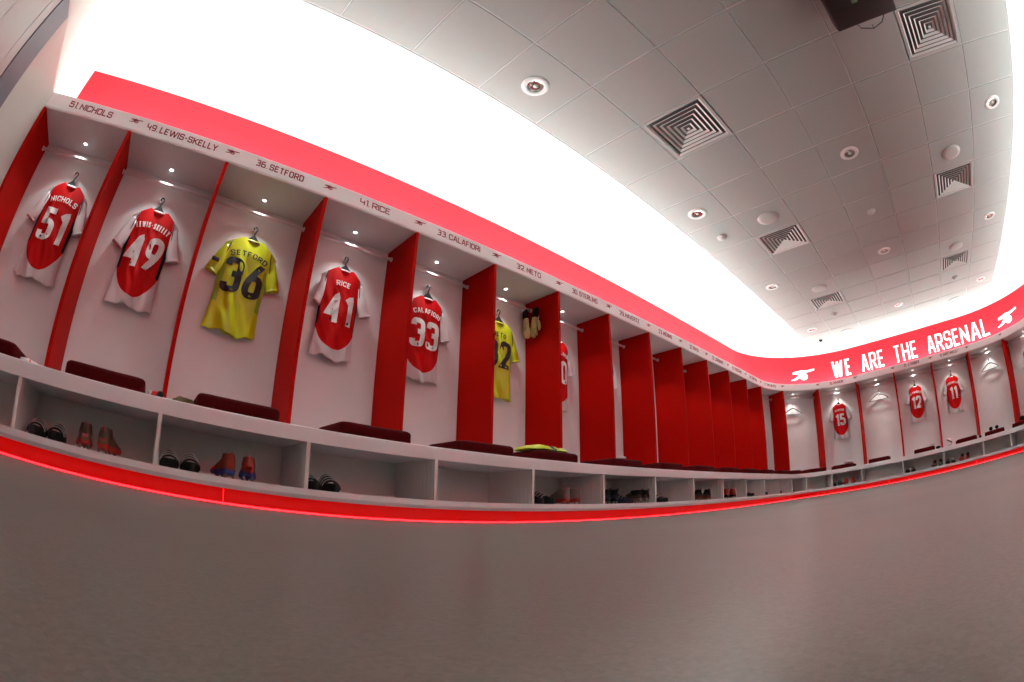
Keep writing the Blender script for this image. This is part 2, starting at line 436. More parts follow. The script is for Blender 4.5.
GLYPH_STRIP = {'4': _G(.95, ([(0,1,0),(0,.36),(1,.36,0)],0), ([(.94,.80,0),(.94,0,0)],0)), '9': _G(1, ([(1,.42,0),(0,.42),(0,1),(1,1),(1,0),(.1,0,0)],0)), '1': _G(.3, ([(0,.98,0),(1,1,0),(1,0,0)],0)),
  '3': _G(1, ([(0,1,0),(1,1),(1,.53),(.3,.53,0)],0), ([(.3,.53,0),(1,.53),(1,0),(0,0,0)],0)), '6': _G(1, ([(.95,1,0),(0,1),(0,0),(1,0),(1,.56),(.05,.56,0)],0))}
def text_mesh(mb, text, h, cw, th, rad, gap, fmap, depth=0.002, maxlen=0.03, align='C', mi=0, strip=False):
    """stroke text; fmap(u, v, d) -> world/local point, u along the line, v up, d towards the reader."""
    total = 0; adv = []
    for ch in text:
        GL = GLYPH_STRIP if (strip and ch in GLYPH_STRIP) else GLYPH
        w = GL[ch][0] * cw
        ww = w + (th if ch != ' ' else 0)
        adv.append(ww); total += ww + gap
    total -= gap
    u0 = -total / 2 if align == 'C' else 0.0
    for ch, ww in zip(text, adv):
        gw, st = (GLYPH_STRIP if (strip and ch in GLYPH_STRIP) else GLYPH)[ch]
        for pts, closed in st:
            sc = [((p[0] * gw * cw, p[1] * (h - th)) + ((0,) if len(p) > 2 else ())) for p in pts]
            poly = _fillet(sc, closed, rad)
            L, Rr = _ribbon(poly, closed, th, maxlen, h - th)
            n = len(L); m = n if closed else n - 1; base = len(mb.v)
            for d in (depth, 0.0):
                for pL, pR in zip(L, Rr):
                    for q in (pL, pR):
                        mb.v.append(Vector(fmap(u0 + th / 2 + q.x, min(h, max(0.0, th / 2 + q.y)), d)))
            N2 = 2 * n
            for i in range(m):
                j = (i + 1) % n
                a, b_, c, d_ = base + 2 * i, base + 2 * i + 1, base + 2 * j + 1, base + 2 * j
                for f in ([a, b_, c, d_], [a + N2, d_ + N2, c + N2, b_ + N2], [a, d_, d_ + N2, a + N2], [b_, b_ + N2, c + N2, c]):
                    mb.f.append(f); mb.mi.append(mi); mb.sm.append(False)
            if not closed:
                for i in (0, n - 1):
                    mb.f.append([base + 2 * i, base + 2 * i + 1, base + 2 * i + 1 + N2, base + 2 * i + N2]); mb.mi.append(mi); mb.sm.append(False)
        u0 += ww + gap
    return total

def cannon_mesh(mb, w, h, fmap, depth=0.002):
    """generic field gun: barrel, trail, wheel with spokes; unit box 0..1 x 0..1 mapped by fmap(u, v, d)."""
    polys = []
    barrel_t = [(.08,.80),(.20,.86),(.34,.90),(.42,.97),(.52,.93),(.60,.90),(.75,.93),(.90,.97),(1.0,1.0)]
    barrel_b = [(.08,.62),(.20,.60),(.34,.58),(.42,.56),(.52,.60),(.60,.66),(.75,.73),(.90,.79),(.99,.83)]
    trail_t = [(.50,.62),(.34,.56),(.24,.34),(.12,.16),(.0,.09)]
    trail_b = [(.52,.40),(.42,.34),(.34,.20),(.18,.06),(.0,.0)]
    strips = [(barrel_t, barrel_b), (trail_t, trail_b)]
    cx, cy = .53, .33; rx, ry = .165, .33
    ring_o = [(cx + rx * math.cos(a), cy + ry * math.sin(a)) for a in [2 * PI * k / 24 for k in range(25)]]
    ring_i = [(cx + rx * .62 * math.cos(a), cy + ry * .62 * math.sin(a)) for a in [2 * PI * k / 24 for k in range(25)]]
    strips.append((ring_o, ring_i))
    for k in range(6):
        a = PI * k / 3 + .3; da = .16
        strips.append(([(cx + rx * .7 * math.cos(a - da * .6), cy + ry * .7 * math.sin(a - da * .6)), (cx, cy - .02)], [(cx + rx * .7 * math.cos(a + da * .6), cy + ry * .7 * math.sin(a + da * .6)), (cx, cy + .02)]))
    for A, B in strips:
        n = len(A); base = len(mb.v)
        for d in (depth, 0):
            for p, q in zip(A, B):
                for r in (p, q): mb.v.append(Vector(fmap((r[0] - .5) * w, r[1] * h, d)))
        N2 = 2 * n
        for i in range(n - 1):
            a, b_, c, d_ = base + 2 * i, base + 2 * i + 1, base + 2 * i + 3, base + 2 * i + 2
            for f in ([a, b_, c, d_], [a + N2, d_ + N2, c + N2, b_ + N2], [a, d_, d_ + N2, a + N2], [b_, b_ + N2, c + N2, c]):
                mb.f.append(f); mb.mi.append(0); mb.sm.append(False)
        for i in (0, n - 1):
            mb.f.append([base + 2 * i, base + 2 * i + 1, base + 2 * i + 1 + N2, base + 2 * i + N2]); mb.mi.append(0); mb.sm.append(False)

# ------------------------------------------------------------------ room shell
def structure(o, label): return tag(o, label, 'room', kind='structure')

Y_LOW = YB - R0 - O_WALL - 0.02
mb = MB(); mb.box(-0.2, XA + R0 + 0.7, Y_LOW - 0.2, 0.7, -0.05, 0.0)
structure(mb.build('floor', 'floor'), 'grey speckled vinyl floor of the dressing room')

def wall_profile(s0, s1, name, label):
    m_ = MB()
    prof = [(O_WALL, 0), (O_WALL + .1, 0), (O_WALL + .1, Z_CEIL + .03), (O_WALL, Z_CEIL + .03), (O_WALL, Z_RED), (O_WALL, 2.05)]
    sweep(m_, prof, s0, s1, mids=[0, 0, 0, 0, 1, 0])
    structure(m_.build(name, ['white', 'redband']), label)
wall_profile(-0.1, XA, 'wall_back', 'long white wall with a red painted band above the lockers')
wall_profile(XA, S3, 'wall_right', 'curved end wall with red band carrying the white slogan')
wall_profile(S3, SEND + 0.1, 'wall_front', 'opposite white wall with red band above head height')

# left wall with a recessed doorway
DY0, DY1, DZ, FW = -0.564, -2.05, 2.272, 0.206
mb = MB()
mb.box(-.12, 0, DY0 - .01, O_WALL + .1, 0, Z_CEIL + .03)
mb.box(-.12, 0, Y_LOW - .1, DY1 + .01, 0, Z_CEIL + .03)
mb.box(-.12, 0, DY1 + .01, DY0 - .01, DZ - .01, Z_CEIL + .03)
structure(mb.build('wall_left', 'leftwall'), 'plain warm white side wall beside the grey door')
yo = (DY0 + DY1) / 2
t = thing('door_1', 'pale grey grooved door inside a wide steel-grey frame', 'door', (0, yo, 0)); tag(t, kind='structure')
mb = MB(); mb.box(-.06, .004, DY0 - FW - yo, DY0 - yo, 0, DZ); mb.box(-.06, .004, DY1 - yo, DY1 + FW - yo, 0, DZ); mb.box(-.06, .004, DY1 + FW - yo, DY0 - FW - yo, DZ - .07, DZ)
mb.build('door_frame', 'doorframe', t)
mb = MB()
for a, b_ in ((DY0 - FW - .003, -.857), (-.862, -1.145), (-1.149, DY1 + FW + .003)): mb.box(-.05, -.004, b_ - yo, a - yo, 0.005, DZ - .073)
mb.build('door_leaf', 'doorleaf', t)
mb = MB(); mb.box(-.075, -.062, DY1 - yo + .02, DY0 - yo - .02, 0, DZ - .02)
mb.build('door_backing', 'dark', t)
mb = MB(); mb.tube([(-.004, -1.72 - yo, .98), (.05, -1.72 - yo, .98), (.05, -1.60 - yo, .98)], .01, 10)
mb.build('door_handle', 'metal', t)

# ceiling: plaster margin around a raft of metal tiles
TX, TY = 0.598, 0.607; RX0 = 2.356 - 3 * TX; NXT = 18; RY1 = -0.688; NYT = 7
RX1 = RX0 + NXT * TX; RY0 = RY1 - NYT * TY
mb = MB()
mb.box(-.2, XA + R0 + .7, Y_LOW - .2, .7, Z_CEIL + .015, Z_CEIL + .05, 1)
g = .009
mb.box(-.2, XA + R0 + .7, RY1 + g, .7, Z_CEIL, Z_CEIL + .015, 2)
mb.box(-.2, XA + R0 + .7, Y_LOW - .2, RY0 - g, Z_CEIL, Z_CEIL + .015, 2)
mb.box(-.2, RX0 - g, RY0 - g, RY1 + g, Z_CEIL, Z_CEIL + .015, 2)
mb.box(RX1 + g, XA + R0 + .7, RY0 - g, RY1 + g, Z_CEIL, Z_CEIL + .015, 2)
def tile_centre(ix, iy): return (RX0 + (ix + .5) * TX, RY1 - (iy + .5) * TY)
VENTS = [(6, 1), (10, 1), (14, 1), (6, 5), (10, 5), (14, 5)]
for ix in range(NXT):
    for iy in range(NYT):
        if (ix, iy) in VENTS: continue
        cx, cy = tile_centre(ix, iy); hx, hy = TX / 2 - .004, TY / 2 - .004; c = .005; zb = Z_CEIL; zt = Z_CEIL + .014; zc = Z_CEIL + .006
        v = [(cx - hx, cy - hy, zt), (cx + hx, cy - hy, zt), (cx + hx, cy + hy, zt), (cx - hx, cy + hy, zt),
             (cx - hx, cy - hy, zc), (cx + hx, cy - hy, zc), (cx + hx, cy + hy, zc), (cx - hx, cy + hy, zc),
             (cx - hx + c, cy - hy + c, zb), (cx + hx - c, cy - hy + c, zb), (cx + hx - c, cy + hy - c, zb), (cx - hx + c, cy + hy - c, zb)]
        mb.add(v, [(0, 1, 5, 4), (1, 2, 6, 5), (2, 3, 7, 6), (3, 0, 4, 7), (4, 5, 9, 8), (5, 6, 10, 9), (6, 7, 11, 10), (7, 4, 8, 11), (8, 9, 10, 11), (0, 3, 2, 1)], 0)
for ix in range(NXT + 1): mb.box(RX0 + ix * TX - .0035, RX0 + ix * TX + .0035, RY0, RY1, Z_CEIL + .0035, Z_CEIL + .0145, 3)
for iy in range(NYT + 1): mb.box(RX0, RX1, RY1 - iy * TY - .0035, RY1 - iy * TY + .0035, Z_CEIL + .0035, Z_CEIL + .0145, 3)
structure(mb.build('ceiling', ['tile', 'joint', 'white', 'tbar']), 'grey metal tile ceiling with white plaster margin')

# ------------------------------------------------------------------ bench, kickboard, fascia
t = thing('bench', 'long white built-in bench running under all the lockers', 'bench', (0, O_BENCH, 0))
fr = Matrix.Translation((0, O_BENCH, 0))
mb = MB(); sweep(mb, [(O_BENCH, Z_OPEN), (O_BACK, Z_OPEN), (O_BACK, Z_BENCH), (O_BENCH + .003, Z_BENCH), (O_BENCH, Z_BENCH - .003)], 0.002, DIV[-1])
mb.build('seat_board', 'benchwhite', t, fr)
mb = MB(); sweep(mb, [(O_BENCH + .012, Z_BASE), (O_BACK, Z_BASE), (O_BACK, Z_SHELF), (O_BENCH, Z_SHELF), (O_BENCH, Z_BASE + .018)], 0.002, DIV[-1])
mb.build('base_board', 'benchwhite', t, fr)

t = thing('kickboard', 'glowing red backlit kickboard along the foot of the bench', 'kickboard', (0, O_PLINTH, 0))
fr = Matrix.Translation((0, O_PLINTH, 0))
mb = MB(); cuts = [0.002, 1.834, 3.64, 5.44, 7.3, 9.1, 10.9, 12.7, 14.5, DIV[-1]]
for a, b_ in zip(cuts, cuts[1:]): sweep(mb, rect(O_PLINTH, O_PLINTH + .012, 0.008, Z_BASE - .001), a + .0015, b_ - .0015)
mb.build('red_panel', 'kick', t, fr)
mb = MB(); sweep(mb, rect(O_PLINTH + .002, O_PLINTH + .011, 0.0005, 0.0075), 0.002, DIV[-1])
sweep(mb, rect(O_PLINTH + .013, O_PLINTH + .016, 0.012, Z_BASE - .004), 0.002, DIV[-1])
mb.build('light_strip', 'led', t, fr)

NAMES = {0: '51. NICHOLS', 1: '49. LEWIS-SKELLY', 2: '36. SETFORD', 3: '41. RICE', 4: '33. CALAFIORI', 5: '32. NETO', 6: '30. STERLING', 7: '29. HAVERTZ',
         8: '23. MERINO', 9: '22. RAYA', 10: '20. JORGINHO', 11: '19. TROSSARD', 12: '18. TOMIYASU', 13: '17. ZINCHENKO', 15: '15. KIWIOR', 17: '12. J.TIMBER', 18: '11. MARTINELLI'}
t = thing('name_fascia', 'white fascia strip with dark red squad numbers above the lockers', 'fascia', (0, 0, Z_SOFFIT))
fr = Matrix.Translation((0, 0, Z_SOFFIT))
mb = MB(); sweep(mb, [(0.0, Z_SOFFIT + .012), (.006, Z_SOFFIT - .001), (.018, Z_SOFFIT - .001), (.018, Z_STRIP), (0.0, Z_STRIP)], 0.002, DIV[-1])
mb.build('fascia_board', 'fascia', t, fr)
def fascia_map(s0, z0):
    return lambda u, v, d: P(s0 + u, -d, z0 + v)
WID = {0: .37, 1: .545, 2: .362, 3: .25, 4: .418, 5: .29}
for i, nm in NAMES.items():
    units = sum((GLYPH_STRIP if c in GLYPH_STRIP else GLYPH)[c][0] for c in nm); cwn = .0265
    if i in WID: cwn = (WID[i] - len(nm.replace(' ', '')) * .0072 - (len(nm) - 1) * .0055) / units
    mb = MB(); sm = (DIV[i] + DIV[i + 1]) / 2
    text_mesh(mb, nm, .050, cwn, .0084, .007, .0043, fascia_map(sm, 2.057), .0012, .02, strip=True)
    mb.build('name_lettering', 'ink', t, fr)
for i in range(1, NB):
    mb = MB(); cannon_mesh(mb, .10, .034, fascia_map(DIV[i] + .008, 2.076), .0012)
    mb.build('cannon_mark', 'ink', t, fr)

# slogan and emblems on the red band
def wall_map(s0, z0):
    return lambda u, v, d: P(s0 + u, O_WALL - .003 - d, z0 + v)
t = thing('wall_slogan', 'white capital letters WE ARE THE ARSENAL on the red band', 'wall lettering', mat=frame(S1 + 1.3, O_WALL, 2.27))
fr = frame(S1 + 1.3, O_WALL, 2.27)
def s_of_y(y): return S1 + (-R0 - y)
def s_wall(y):
    if y <= -R0: return s_of_y(y)
    return XA + R0 * math.acos(max(-1, min(1, (y + R0) / (R0 + O_WALL))))
for word, ya, yb_ in (('WE', -1.045, -1.475), ('ARE', -1.715, -2.24), ('THE', -2.465, -3.02), ('ARSENAL', -3.265, -4.625)):
    # width of the word at cw = 1 unit
    th, gap = .040, .036
    units = sum(GLYPH[c][0] for c in word); L = (s_wall(yb_) - s_wall(ya))
    cw = (L - len(word) * th - (len(word) - 1) * gap) / units
    mb = MB(); sm = (s_wall(yb_) + s_wall(ya)) / 2
    text_mesh(mb, word, .340, cw, th, .05, gap, wall_map(sm, 2.275), .004, .03)
    mb.build('slogan_word', 'whiteink', t, fr)
for sa, lab in ((XA + R0 * math.radians(57.3), 'white cannon emblem on the red band before the word WE'), (S2 + R0 * math.radians(33.3), 'white cannon emblem on the red band after the word ARSENAL')):
    mb = MB(); cannon_mesh(mb, .42, .215, wall_map(sa, 2.325), .004)
    fr = frame(sa, O_WALL, 2.325)
    o = mb.build('cannon_emblem', 'whiteink', None, fr); o.matrix_world = fr
    tag(o, lab, 'emblem', 'cannon emblems on the red band')

# ------------------------------------------------------------------ lockers
WHERE = {0: 'holding the red shirt numbered 51', 1: 'holding the red shirt numbered 49', 2: 'holding the yellow shirt numbered 36', 3: 'holding the red shirt numbered 41',
         4: 'holding the red shirt numbered 33', 5: 'holding the yellow shirt numbered 32', 6: 'under the nameplate numbered 30', 7: 'under the nameplate numbered 29',
         8: 'under the nameplate numbered 23', 9: 'under the nameplate numbered 22', 10: 'under the nameplate numbered 20', 11: 'under the nameplate numbered 19',
         12: 'under the nameplate numbered 18', 13: 'under the nameplate numbered 17', 14: 'with empty hanger just before red shirt 15', 15: 'holding the red shirt numbered 15',
         16: 'with empty hanger between red shirts 15 and 12', 17: 'holding the red shirt numbered 12', 18: 'holding the red shirt numbered 11',
         19: 'with empty hanger just beyond red shirt 11', 20: 'cut by the picture edge, beyond the far empty hanger'}
SHORT = {0: 'red shirt 51', 1: 'red shirt 49', 2: 'yellow shirt 36', 3: 'red shirt 41', 4: 'red shirt 33', 5: 'yellow shirt 32', 6: 'nameplate 30', 7: 'nameplate 29', 8: 'nameplate 23',
         9: 'nameplate 22', 10: 'nameplate 20', 11: 'nameplate 19', 12: 'nameplate 18', 13: 'nameplate 17', 14: 'the empty hanger before red shirt 15', 15: 'red shirt 15',
         16: 'the empty hanger between shirts 15 and 12', 17: 'red shirt 12', 18: 'red shirt 11', 19: 'the empty hanger beyond red shirt 11', 20: 'the last bay by the far corner'}
def radial_box(mb, s, o0, o1, z0, z1, th, mi=0):
    f = frame(s); st = len(mb.v); mb.box(-th / 2, th / 2, o0, o1, z0, z1, mi); mb.xf(f, st)
HOOK_Z = 1.815
for i in range(NB):
    a, b_ = DIV[i], DIV[i + 1]; sm = (a + b_) / 2; fr = frame(sm)
    t = thing('locker', 'tall open red sided locker bay ' + WHERE[i], 'locker', mat=fr, group='open lockers along the walls')
    for e in ([a, b_] if i == NB - 1 else [a]):
        mb = MB(); radial_box(mb, e, .0015, O_BACK - .0005, Z_BENCH + .0005, Z_SOFFIT - .002, .024)
        mb.build('side_panel', 'redlam', t, fr)
    mb = MB(); sweep(mb, rect(O_BACK, O_BACK + .018, Z_BENCH + .0005, Z_SOFFIT + .018), a - .0110, b_ - .0125)
    mb.build('back_panel', 'lockwhite', t, fr)
    mb = MB(); sweep(mb, rect(.0185, O_BACK - .0005, Z_SOFFIT, Z_SOFFIT + .018), a - .0110, b_ - .0125)
    mb.build('top_panel', 'lockwhite', t, fr)
    p0 = P(a, .352, 1.920); p1 = P(b_, .352, 1.920); d = (p1 - p0).normalized(); off = .0125 if b_ <= XA or (a >= S1 - .1 and b_ <= S2) else .0185
    mb = MB(); mb.tube([p0 + d * off, p1 - d * off], .0125, 12)
    for q, sg in ((p0, 1), (p1, -1)): mb.tube([q + d * sg * off, q + d * sg * (off + .006)], .019, 12)
    mb.build('hanging_rail', 'railgrey', t, fr)
    # coat peg on the back panel
    mb = MB(); mb.tube([(0, O_BACK, HOOK_Z), (0, O_BACK - .035, HOOK_Z - .004), (0, O_BACK - .045, HOOK_Z + .012)], .005, 8); mb.tube([(0, O_BACK, HOOK_Z), (0, O_BACK - .004, HOOK_Z)], .014, 12)
    mb.build('coat_peg', 'metal', t)
    # recessed spotlight in the top panel
    mb = MB(); mb.lathe([(.013, -.001), (.021, -.003), (.023, 0)], 20, (0, .30, Z_SOFFIT))
    sp_ = mb.build('spotlight_ring', 'metal', t)
    mb = MB(); mb.lathe([(.0, -.0015), (.008, -.0015), (.013, -.001)], 16, (0, .30, Z_SOFFIT)); 
    mb.build('spotlight_lens', 'spotlens', sp_)

# shoe cubbies under the bench
for i in range(NB):
    a, b_ = DIV[i] - .014 if i else .012, DIV[i + 1] - .014; sm = (a + b_) / 2; fr = frame(sm)
    t = thing('shoe_cubby', 'white shoe cubby in the bench below ' + SHORT[i], 'cubby', mat=fr, group='shoe cubbies in the bench')
    for e in ([a, b_] if i == 0 else [b_]):
        mb = MB(); radial_box(mb, e, O_BENCH + .001, -.003, Z_SHELF + .0005, Z_OPEN - .0005, .020)
        mb.build('side_panel', 'cubbyside', t, fr)
    mb = MB(); sweep(mb, rect(.002, .014, Z_SHELF + .0005, Z_OPEN - .0005), a + .001, b_ - .001)
    mb.build('back_panel', 'cubby', t, fr)

# cushions
def cushion_mesh():
    mb = MB(); w, dp, h = .43, .38, .072
    nx, ny = 14, 12; prof = []
    rings = []
    def ring(sc_in, z):
        pts = []; hw, hd = w / 2 - sc_in, dp / 2 - sc_in; r = .03
        for cx, cy, a0 in ((hw - r, hd - r, 0), (-hw + r, hd - r, 90), (-hw + r, -hd + r, 180), (hw - r, -hd + r, 270)):
            for k in range(6):
                an = math.radians(a0 + 18 * k); pts.append((cx + r * math.cos(an), cy + r * math.sin(an), z))
        return pts
    for ins, z in ((.006, 0), (.0, .006), (.0, .02), (.0, .05), (.003, .060), (.012, .068), (.03, .072), (.07, .075), (.12, .077)):
        rings.append(ring(ins, z))
    mb.loft(rings); return mb
CUSH = {0: .445, 1: 1.174, 2: 1.872, 3: 2.63, 4: 3.39, 5: 4.02, 15: 11.70, 16: s_of_y(-1.92), 17: s_of_y(-2.85), 18: s_of_y(-3.74), 19: s_of_y(-4.385) + .03, 20: 15.83}
proto = None
for i in range(NB):
    s = CUSH.get(i, (DIV[i] + DIV[i + 1]) / 2)
    f = frame(s, -.222, Z_BENCH + .0005)
    if proto is None:
        o = proto = cushion_mesh().build('seat_cushion', 'maroon')
    else:
        o = proto.copy(); COL.objects.link(o)
    o.matrix_world = f
    tag(o, 'maroon padded seat cushion on the bench below ' + SHORT[i], 'cushion', 'maroon cushions on the bench')

# ------------------------------------------------------------------ hangers and shirts
def hanger_parts(root, mat, hook=True):
    mb = MB()
    # hook: from the peg down to the shoulders' middle; local origin is the hook's crown
    pts = []
    for k in range(9):
        an = math.radians(210 - 30 * k); pts.append((.014 * math.cos(an), 0, -.014 + .014 * math.sin(an)))
    pts += [(.004, 0, -.05), (0, 0, -.062), (0, 0, -.085)]
    mb.tube(pts, .0032, 8); mb.build('hook', mat, root)
    mb = MB()
    L = [(-.205, 0, -.185), (-.12, 0, -.130), (-.04, 0, -.088), (0, 0, -.080), (.04, 0, -.088), (.12, 0, -.130), (.205, 0, -.185)]
    mb.tube(L, [.008, .010, .013, .014, .013, .010, .008], 8)
    mb.build('shoulder_arms', mat, root)
    mb = MB(); mb.tube([(-.205, 0, -.185), (-.212, 0, -.195), (-.2, 0, -.202), (.2, 0, -.202), (.212, 0, -.195), (.205, 0, -.185)], .0062, 8)
    mb.build('crossbar', mat, root)

def interp(x, xs, ys):
    if x <= xs[0]: return ys[0]
    for k in range(len(xs) - 1):
        if x <= xs[k + 1]:
            t = (x - xs[k]) / (xs[k + 1] - xs[k]); t = t * t * (3 - 2 * t) * .5 + t * .5
            return ys[k] + (ys[k + 1] - ys[k]) * t
    return ys[-1]
def w_of(z):
    return interp(-z, [0, .09, .16, .28, .45, .60, .70], [.176, .180, .172, .158, .155, .163, .174])
def make_shirt(i, num, name, yellow=False, xoff=0.0, ztop=1.72, tilt=-2.0, wx=1.0, yoff=.388, seed=0.0, sleeve=(1.0, 1.0)):
    sm = (DIV[i] + DIV[i + 1]) / 2
    f = frame(sm) @ Matrix.Translation((xoff, yoff, ztop)) @ Matrix.Rotation(math.radians(tilt), 4, 'Y')
    colr = 'yellow' if yellow else 'red'
    rd = 'shirt hanging with its back showing the'
    lab = f'{colr} football {rd} {"black" if yellow else "white"} number {num}' if num else ('red football shirt showing only its white sleeve edge, ' + ('in the bay beside the blank nameplate' if i == 13 else 'by the far picture edge'))
    root = thing('football_shirt', lab, 'shirt', mat=f, group='football shirts hung in the lockers')
    amp = 2.0 if yellow else 1.25
    def wr(x, z):
        k = min(1, max(0, (-z - .02) / .25))
        e = noise.noise(Vector((x * 11, z * 3.2, seed))) * .010 * k
        e += noise.noise(Vector((x * 24 + z * 8, z * 5, seed + 4))) * .0075 * k
        kk = min(1, max(0, (-z - .38) / .25))
        e += math.sin(x * 42 + 3 * noise.noise(Vector((x * 4, z * 3, seed + 9)))) * .008 * kk
        return e * amp
    def ysurf(x, z):
        u = min(1, abs(x) / w_of(z))
        return -.026 * math.sqrt(max(0, 1 - u ** 2.6)) - (.006 + .006 * min(1, -z / .3)) * max(0, 1 - u * u) + wr(x, z) * (1 - u ** 4)
    NU, NV = 44, 60
    def top(x):
        ax = abs(x)
        if ax < .066: return -.012 + .012 * (ax / .066) ** 2
        return -.084 * ((ax - .066) / .112) ** 1.1
    def hem(u): return -.690 + .011 * math.sin(u * 5 + seed) + .005 * math.sin(u * 13 + seed * 2) + .010 * u * u
    mb = MB(); fr_, bk_ = [], []
    for r in range(NV + 1):
        v = r / NV
        for c in range(NU + 1):
            u = -1 + 2 * c / NU
            zt = top(.176 * u); z = zt + (hem(u) - zt) * v
            x = u * w_of(z if v > 0.02 else zt - .001) * wx
            fr_.append((x, ysurf(x / wx, z), z))
            zb = (zt - (.05 * (1 - min(1, abs(u) / .36) ** 2) if abs(u) < .36 else 0)) ; zb = zb + (hem(u) + .006 - zb) * v
            bk_.append((x, .016 * math.sqrt(max(0, 1 - u * u)) + .001, zb))
    W_ = NU + 1
    faces = [(r * W_ + c, r * W_ + c + 1, (r + 1) * W_ + c + 1, (r + 1) * W_ + c) for r in range(NV) for c in range(NU)]
    mb.add(fr_, faces, 0, True); mb.add(bk_, [tuple(reversed(q)) for q in faces], 0, True)
    o = mb.build('torso', 'yelshirt' if yellow else 'redshirt', root, fix=False)
    # sleeves
    for sg in (-1, 1):
        mb = MB(); rings = []; k_ = sleeve[0 if sg < 0 else 1]
        for q in range(11):
            t_ = q / 10
            ox = .160 + (.252 * k_ - .160) * (t_ ** .8); oz = -.066 + (-.295 + .066) * t_
            ix = .116 + (.168 * (.4 + .6 * k_) - .116) * t_; iz = -.165 + (-.328 + .165) * t_
            ring = []
            for m_ in range(20):
                an = 2 * PI * m_ / 20; ca = math.cos(an)
                s_ = .5 + .5 * ca
                x = ix + (ox - ix) * s_; z = iz + (oz - iz) * s_
                th_ = (.024 if math.sin(an) < 0 else .014) * (0.8 + .4 * t_)
                y = th_ * math.sin(an) + .004 * noise.noise(Vector((x * 20 + seed, z * 9, sg))) * amp
                ring.append((sg * x * wx, y - .002, z))
            rings.append(ring)
        mb.loft(rings); sl = mb.build('sleeve', 'yelcloth' if yellow else 'whitecloth', root)
        # cuff band
        mb = MB(); last = rings[-1]; prev = rings[-2]
        r2 = [[Vector(prev[k]).lerp(Vector(last[k]), .5) for k in range(20)], [Vector(last[k]) + (Vector(last[k]) - Vector(prev[k])) * .15 for k in range(20)]]
        cen = sum((p for p in r2[1]), Vector()) / 20
        r2 = [[cen + (p - cen) * 1.03 + Vector((0, (p - cen).y * .05, 0)) for p in rr] for rr in r2]
        mb.loft(r2); mb.build('cuff', 'yelcloth' if yellow else ('pinkcuff' if sg < 0 else 'whitecloth'), sl)
        # piping over the shoulder seam
        mb = MB(); pp = []
        for q in range(9):
            t_ = q / 8; z = -.058 - .19 * t_; x = .127 - .15 * z
            x = min(x, w_of(z) * .985)
            pp.append((sg * x * wx, ysurf(x, z) - .003 - .004 * t_, z))
        mb.tube(pp, .0032, 6); mb.build('shoulder_piping', 'num_black' if yellow else 'navy', root)
    if yellow:
        mb = MB(); mb.rbox(-.228 * wx, -.180 * wx, -.0365, -.024, -.245, -.215, .004); mb.build('sleeve_badge', 'num_black', root)
    # collar
    mb = MB(); pts = []
    for k in range(17):
        an = PI * k / 16; pts.append((-.068 * math.cos(an) * wx, -.030 * math.sin(an) - .002, -.004 - .010 * math.sin(an)))
    mb.tube(pts, .0065, 8); mb.build('collar', 'yelcloth' if yellow else 'whitecloth', root)
    mb = MB(); mb.tube([(p[0] * .93, p[1] * 1.0 - .0052, p[2] - .009) for p in pts[2:-2]], .0028, 6); mb.build('collar_trim', 'num_black' if yellow else 'redcloth', root)
    if num:
        ink = 'num_black' if yellow else 'num_white'
        def fm(zc):
            return lambda u, v, d: (u * wx, ysurf(u, zc + v) - .0035 - d, zc + v)
        mb = MB(); hh = .252 if yellow else .232
        zb = -.425 if yellow else -.432
        text_mesh(mb, num, hh, (.082 if yellow else .078) if num != '11' else .07, .043 if yellow else .041, .05, .016, fm(zb), .0012, .012)
        mb.build('shirt_number', ink, root)
        tot = len(num)
        for k in range(tot):
            mb = MB()
            x0 = (-.060 if k == 0 else .078) if tot == 2 else 0
            mb.lathe([(0, 0), (.0095, 0), (.0095, .002)], 12)
            st = len(mb.v) - 36
            mb.xf(Matrix.Translation((x0, ysurf(x0, zb + .02) - .0052, zb + .019)) @ Matrix.Rotation(PI / 2, 4, 'X'), st)
            mb.build('number_badge', 'navy' if not yellow else 'yelcloth', root)
        # arched name
        Rn = .30
        def fa(u, v, d):
            an = u / Rn; x = (Rn + v) * math.sin(an); z = -.143 - Rn + (Rn + v) * math.cos(an)
            return (x * wx, ysurf(x, z) - .0035 - d, z)
        L = len(name); cw = min(.022, (.245 - L * .0135) / max(.5, sum(GLYPH[c][0] for c in name)))
        mb = MB(); text_mesh(mb, name, .040, cw, .0070, .012, .0065, fa, .0012, .012)
        mb.build('shirt_name', ink, root)
    # hanger carrying it
    fh = frame(sm) @ Matrix.Translation((xoff * .6, yoff - .004, HOOK_Z + .008))
    hr = thing('clothes_hanger', f'black hanger inside the {colr} shirt ' + (f'numbered {num}' if num else ('in the bay beside the blank nameplate' if i == 13 else 'by the far picture edge')), 'hanger', mat=fh, group='black hangers inside the shirts')
    mb = MB(); pts = []
    for k in range(9):
        an = math.radians(210 - 30 * k); pts.append((.014 * math.cos(an), 0, -.006 + .014 * math.sin(an)))
    pts += [(.004, 0, -.036), (0, 0, -.046), (0, 0, -.065)]
    mb.tube(pts, .0055, 8); mb.build('hook', 'black', hr)
    mb = MB(); N_ = 12; rings = []
    for q in range(N_ + 1):
        u = -1 + 2 * q / N_; x = .15 * u
        zt = -.054 - .130 * abs(u) ** .85
        hgt = .055 - .03 * abs(u); tk = .008
        rings.append([(x, -tk, zt), (x, tk, zt), (x, tk, zt - hgt), (x, -tk, zt - hgt)])
    mb.loft(rings, smooth=False); mb.build('shoulder_arms', 'black', hr)
    return root

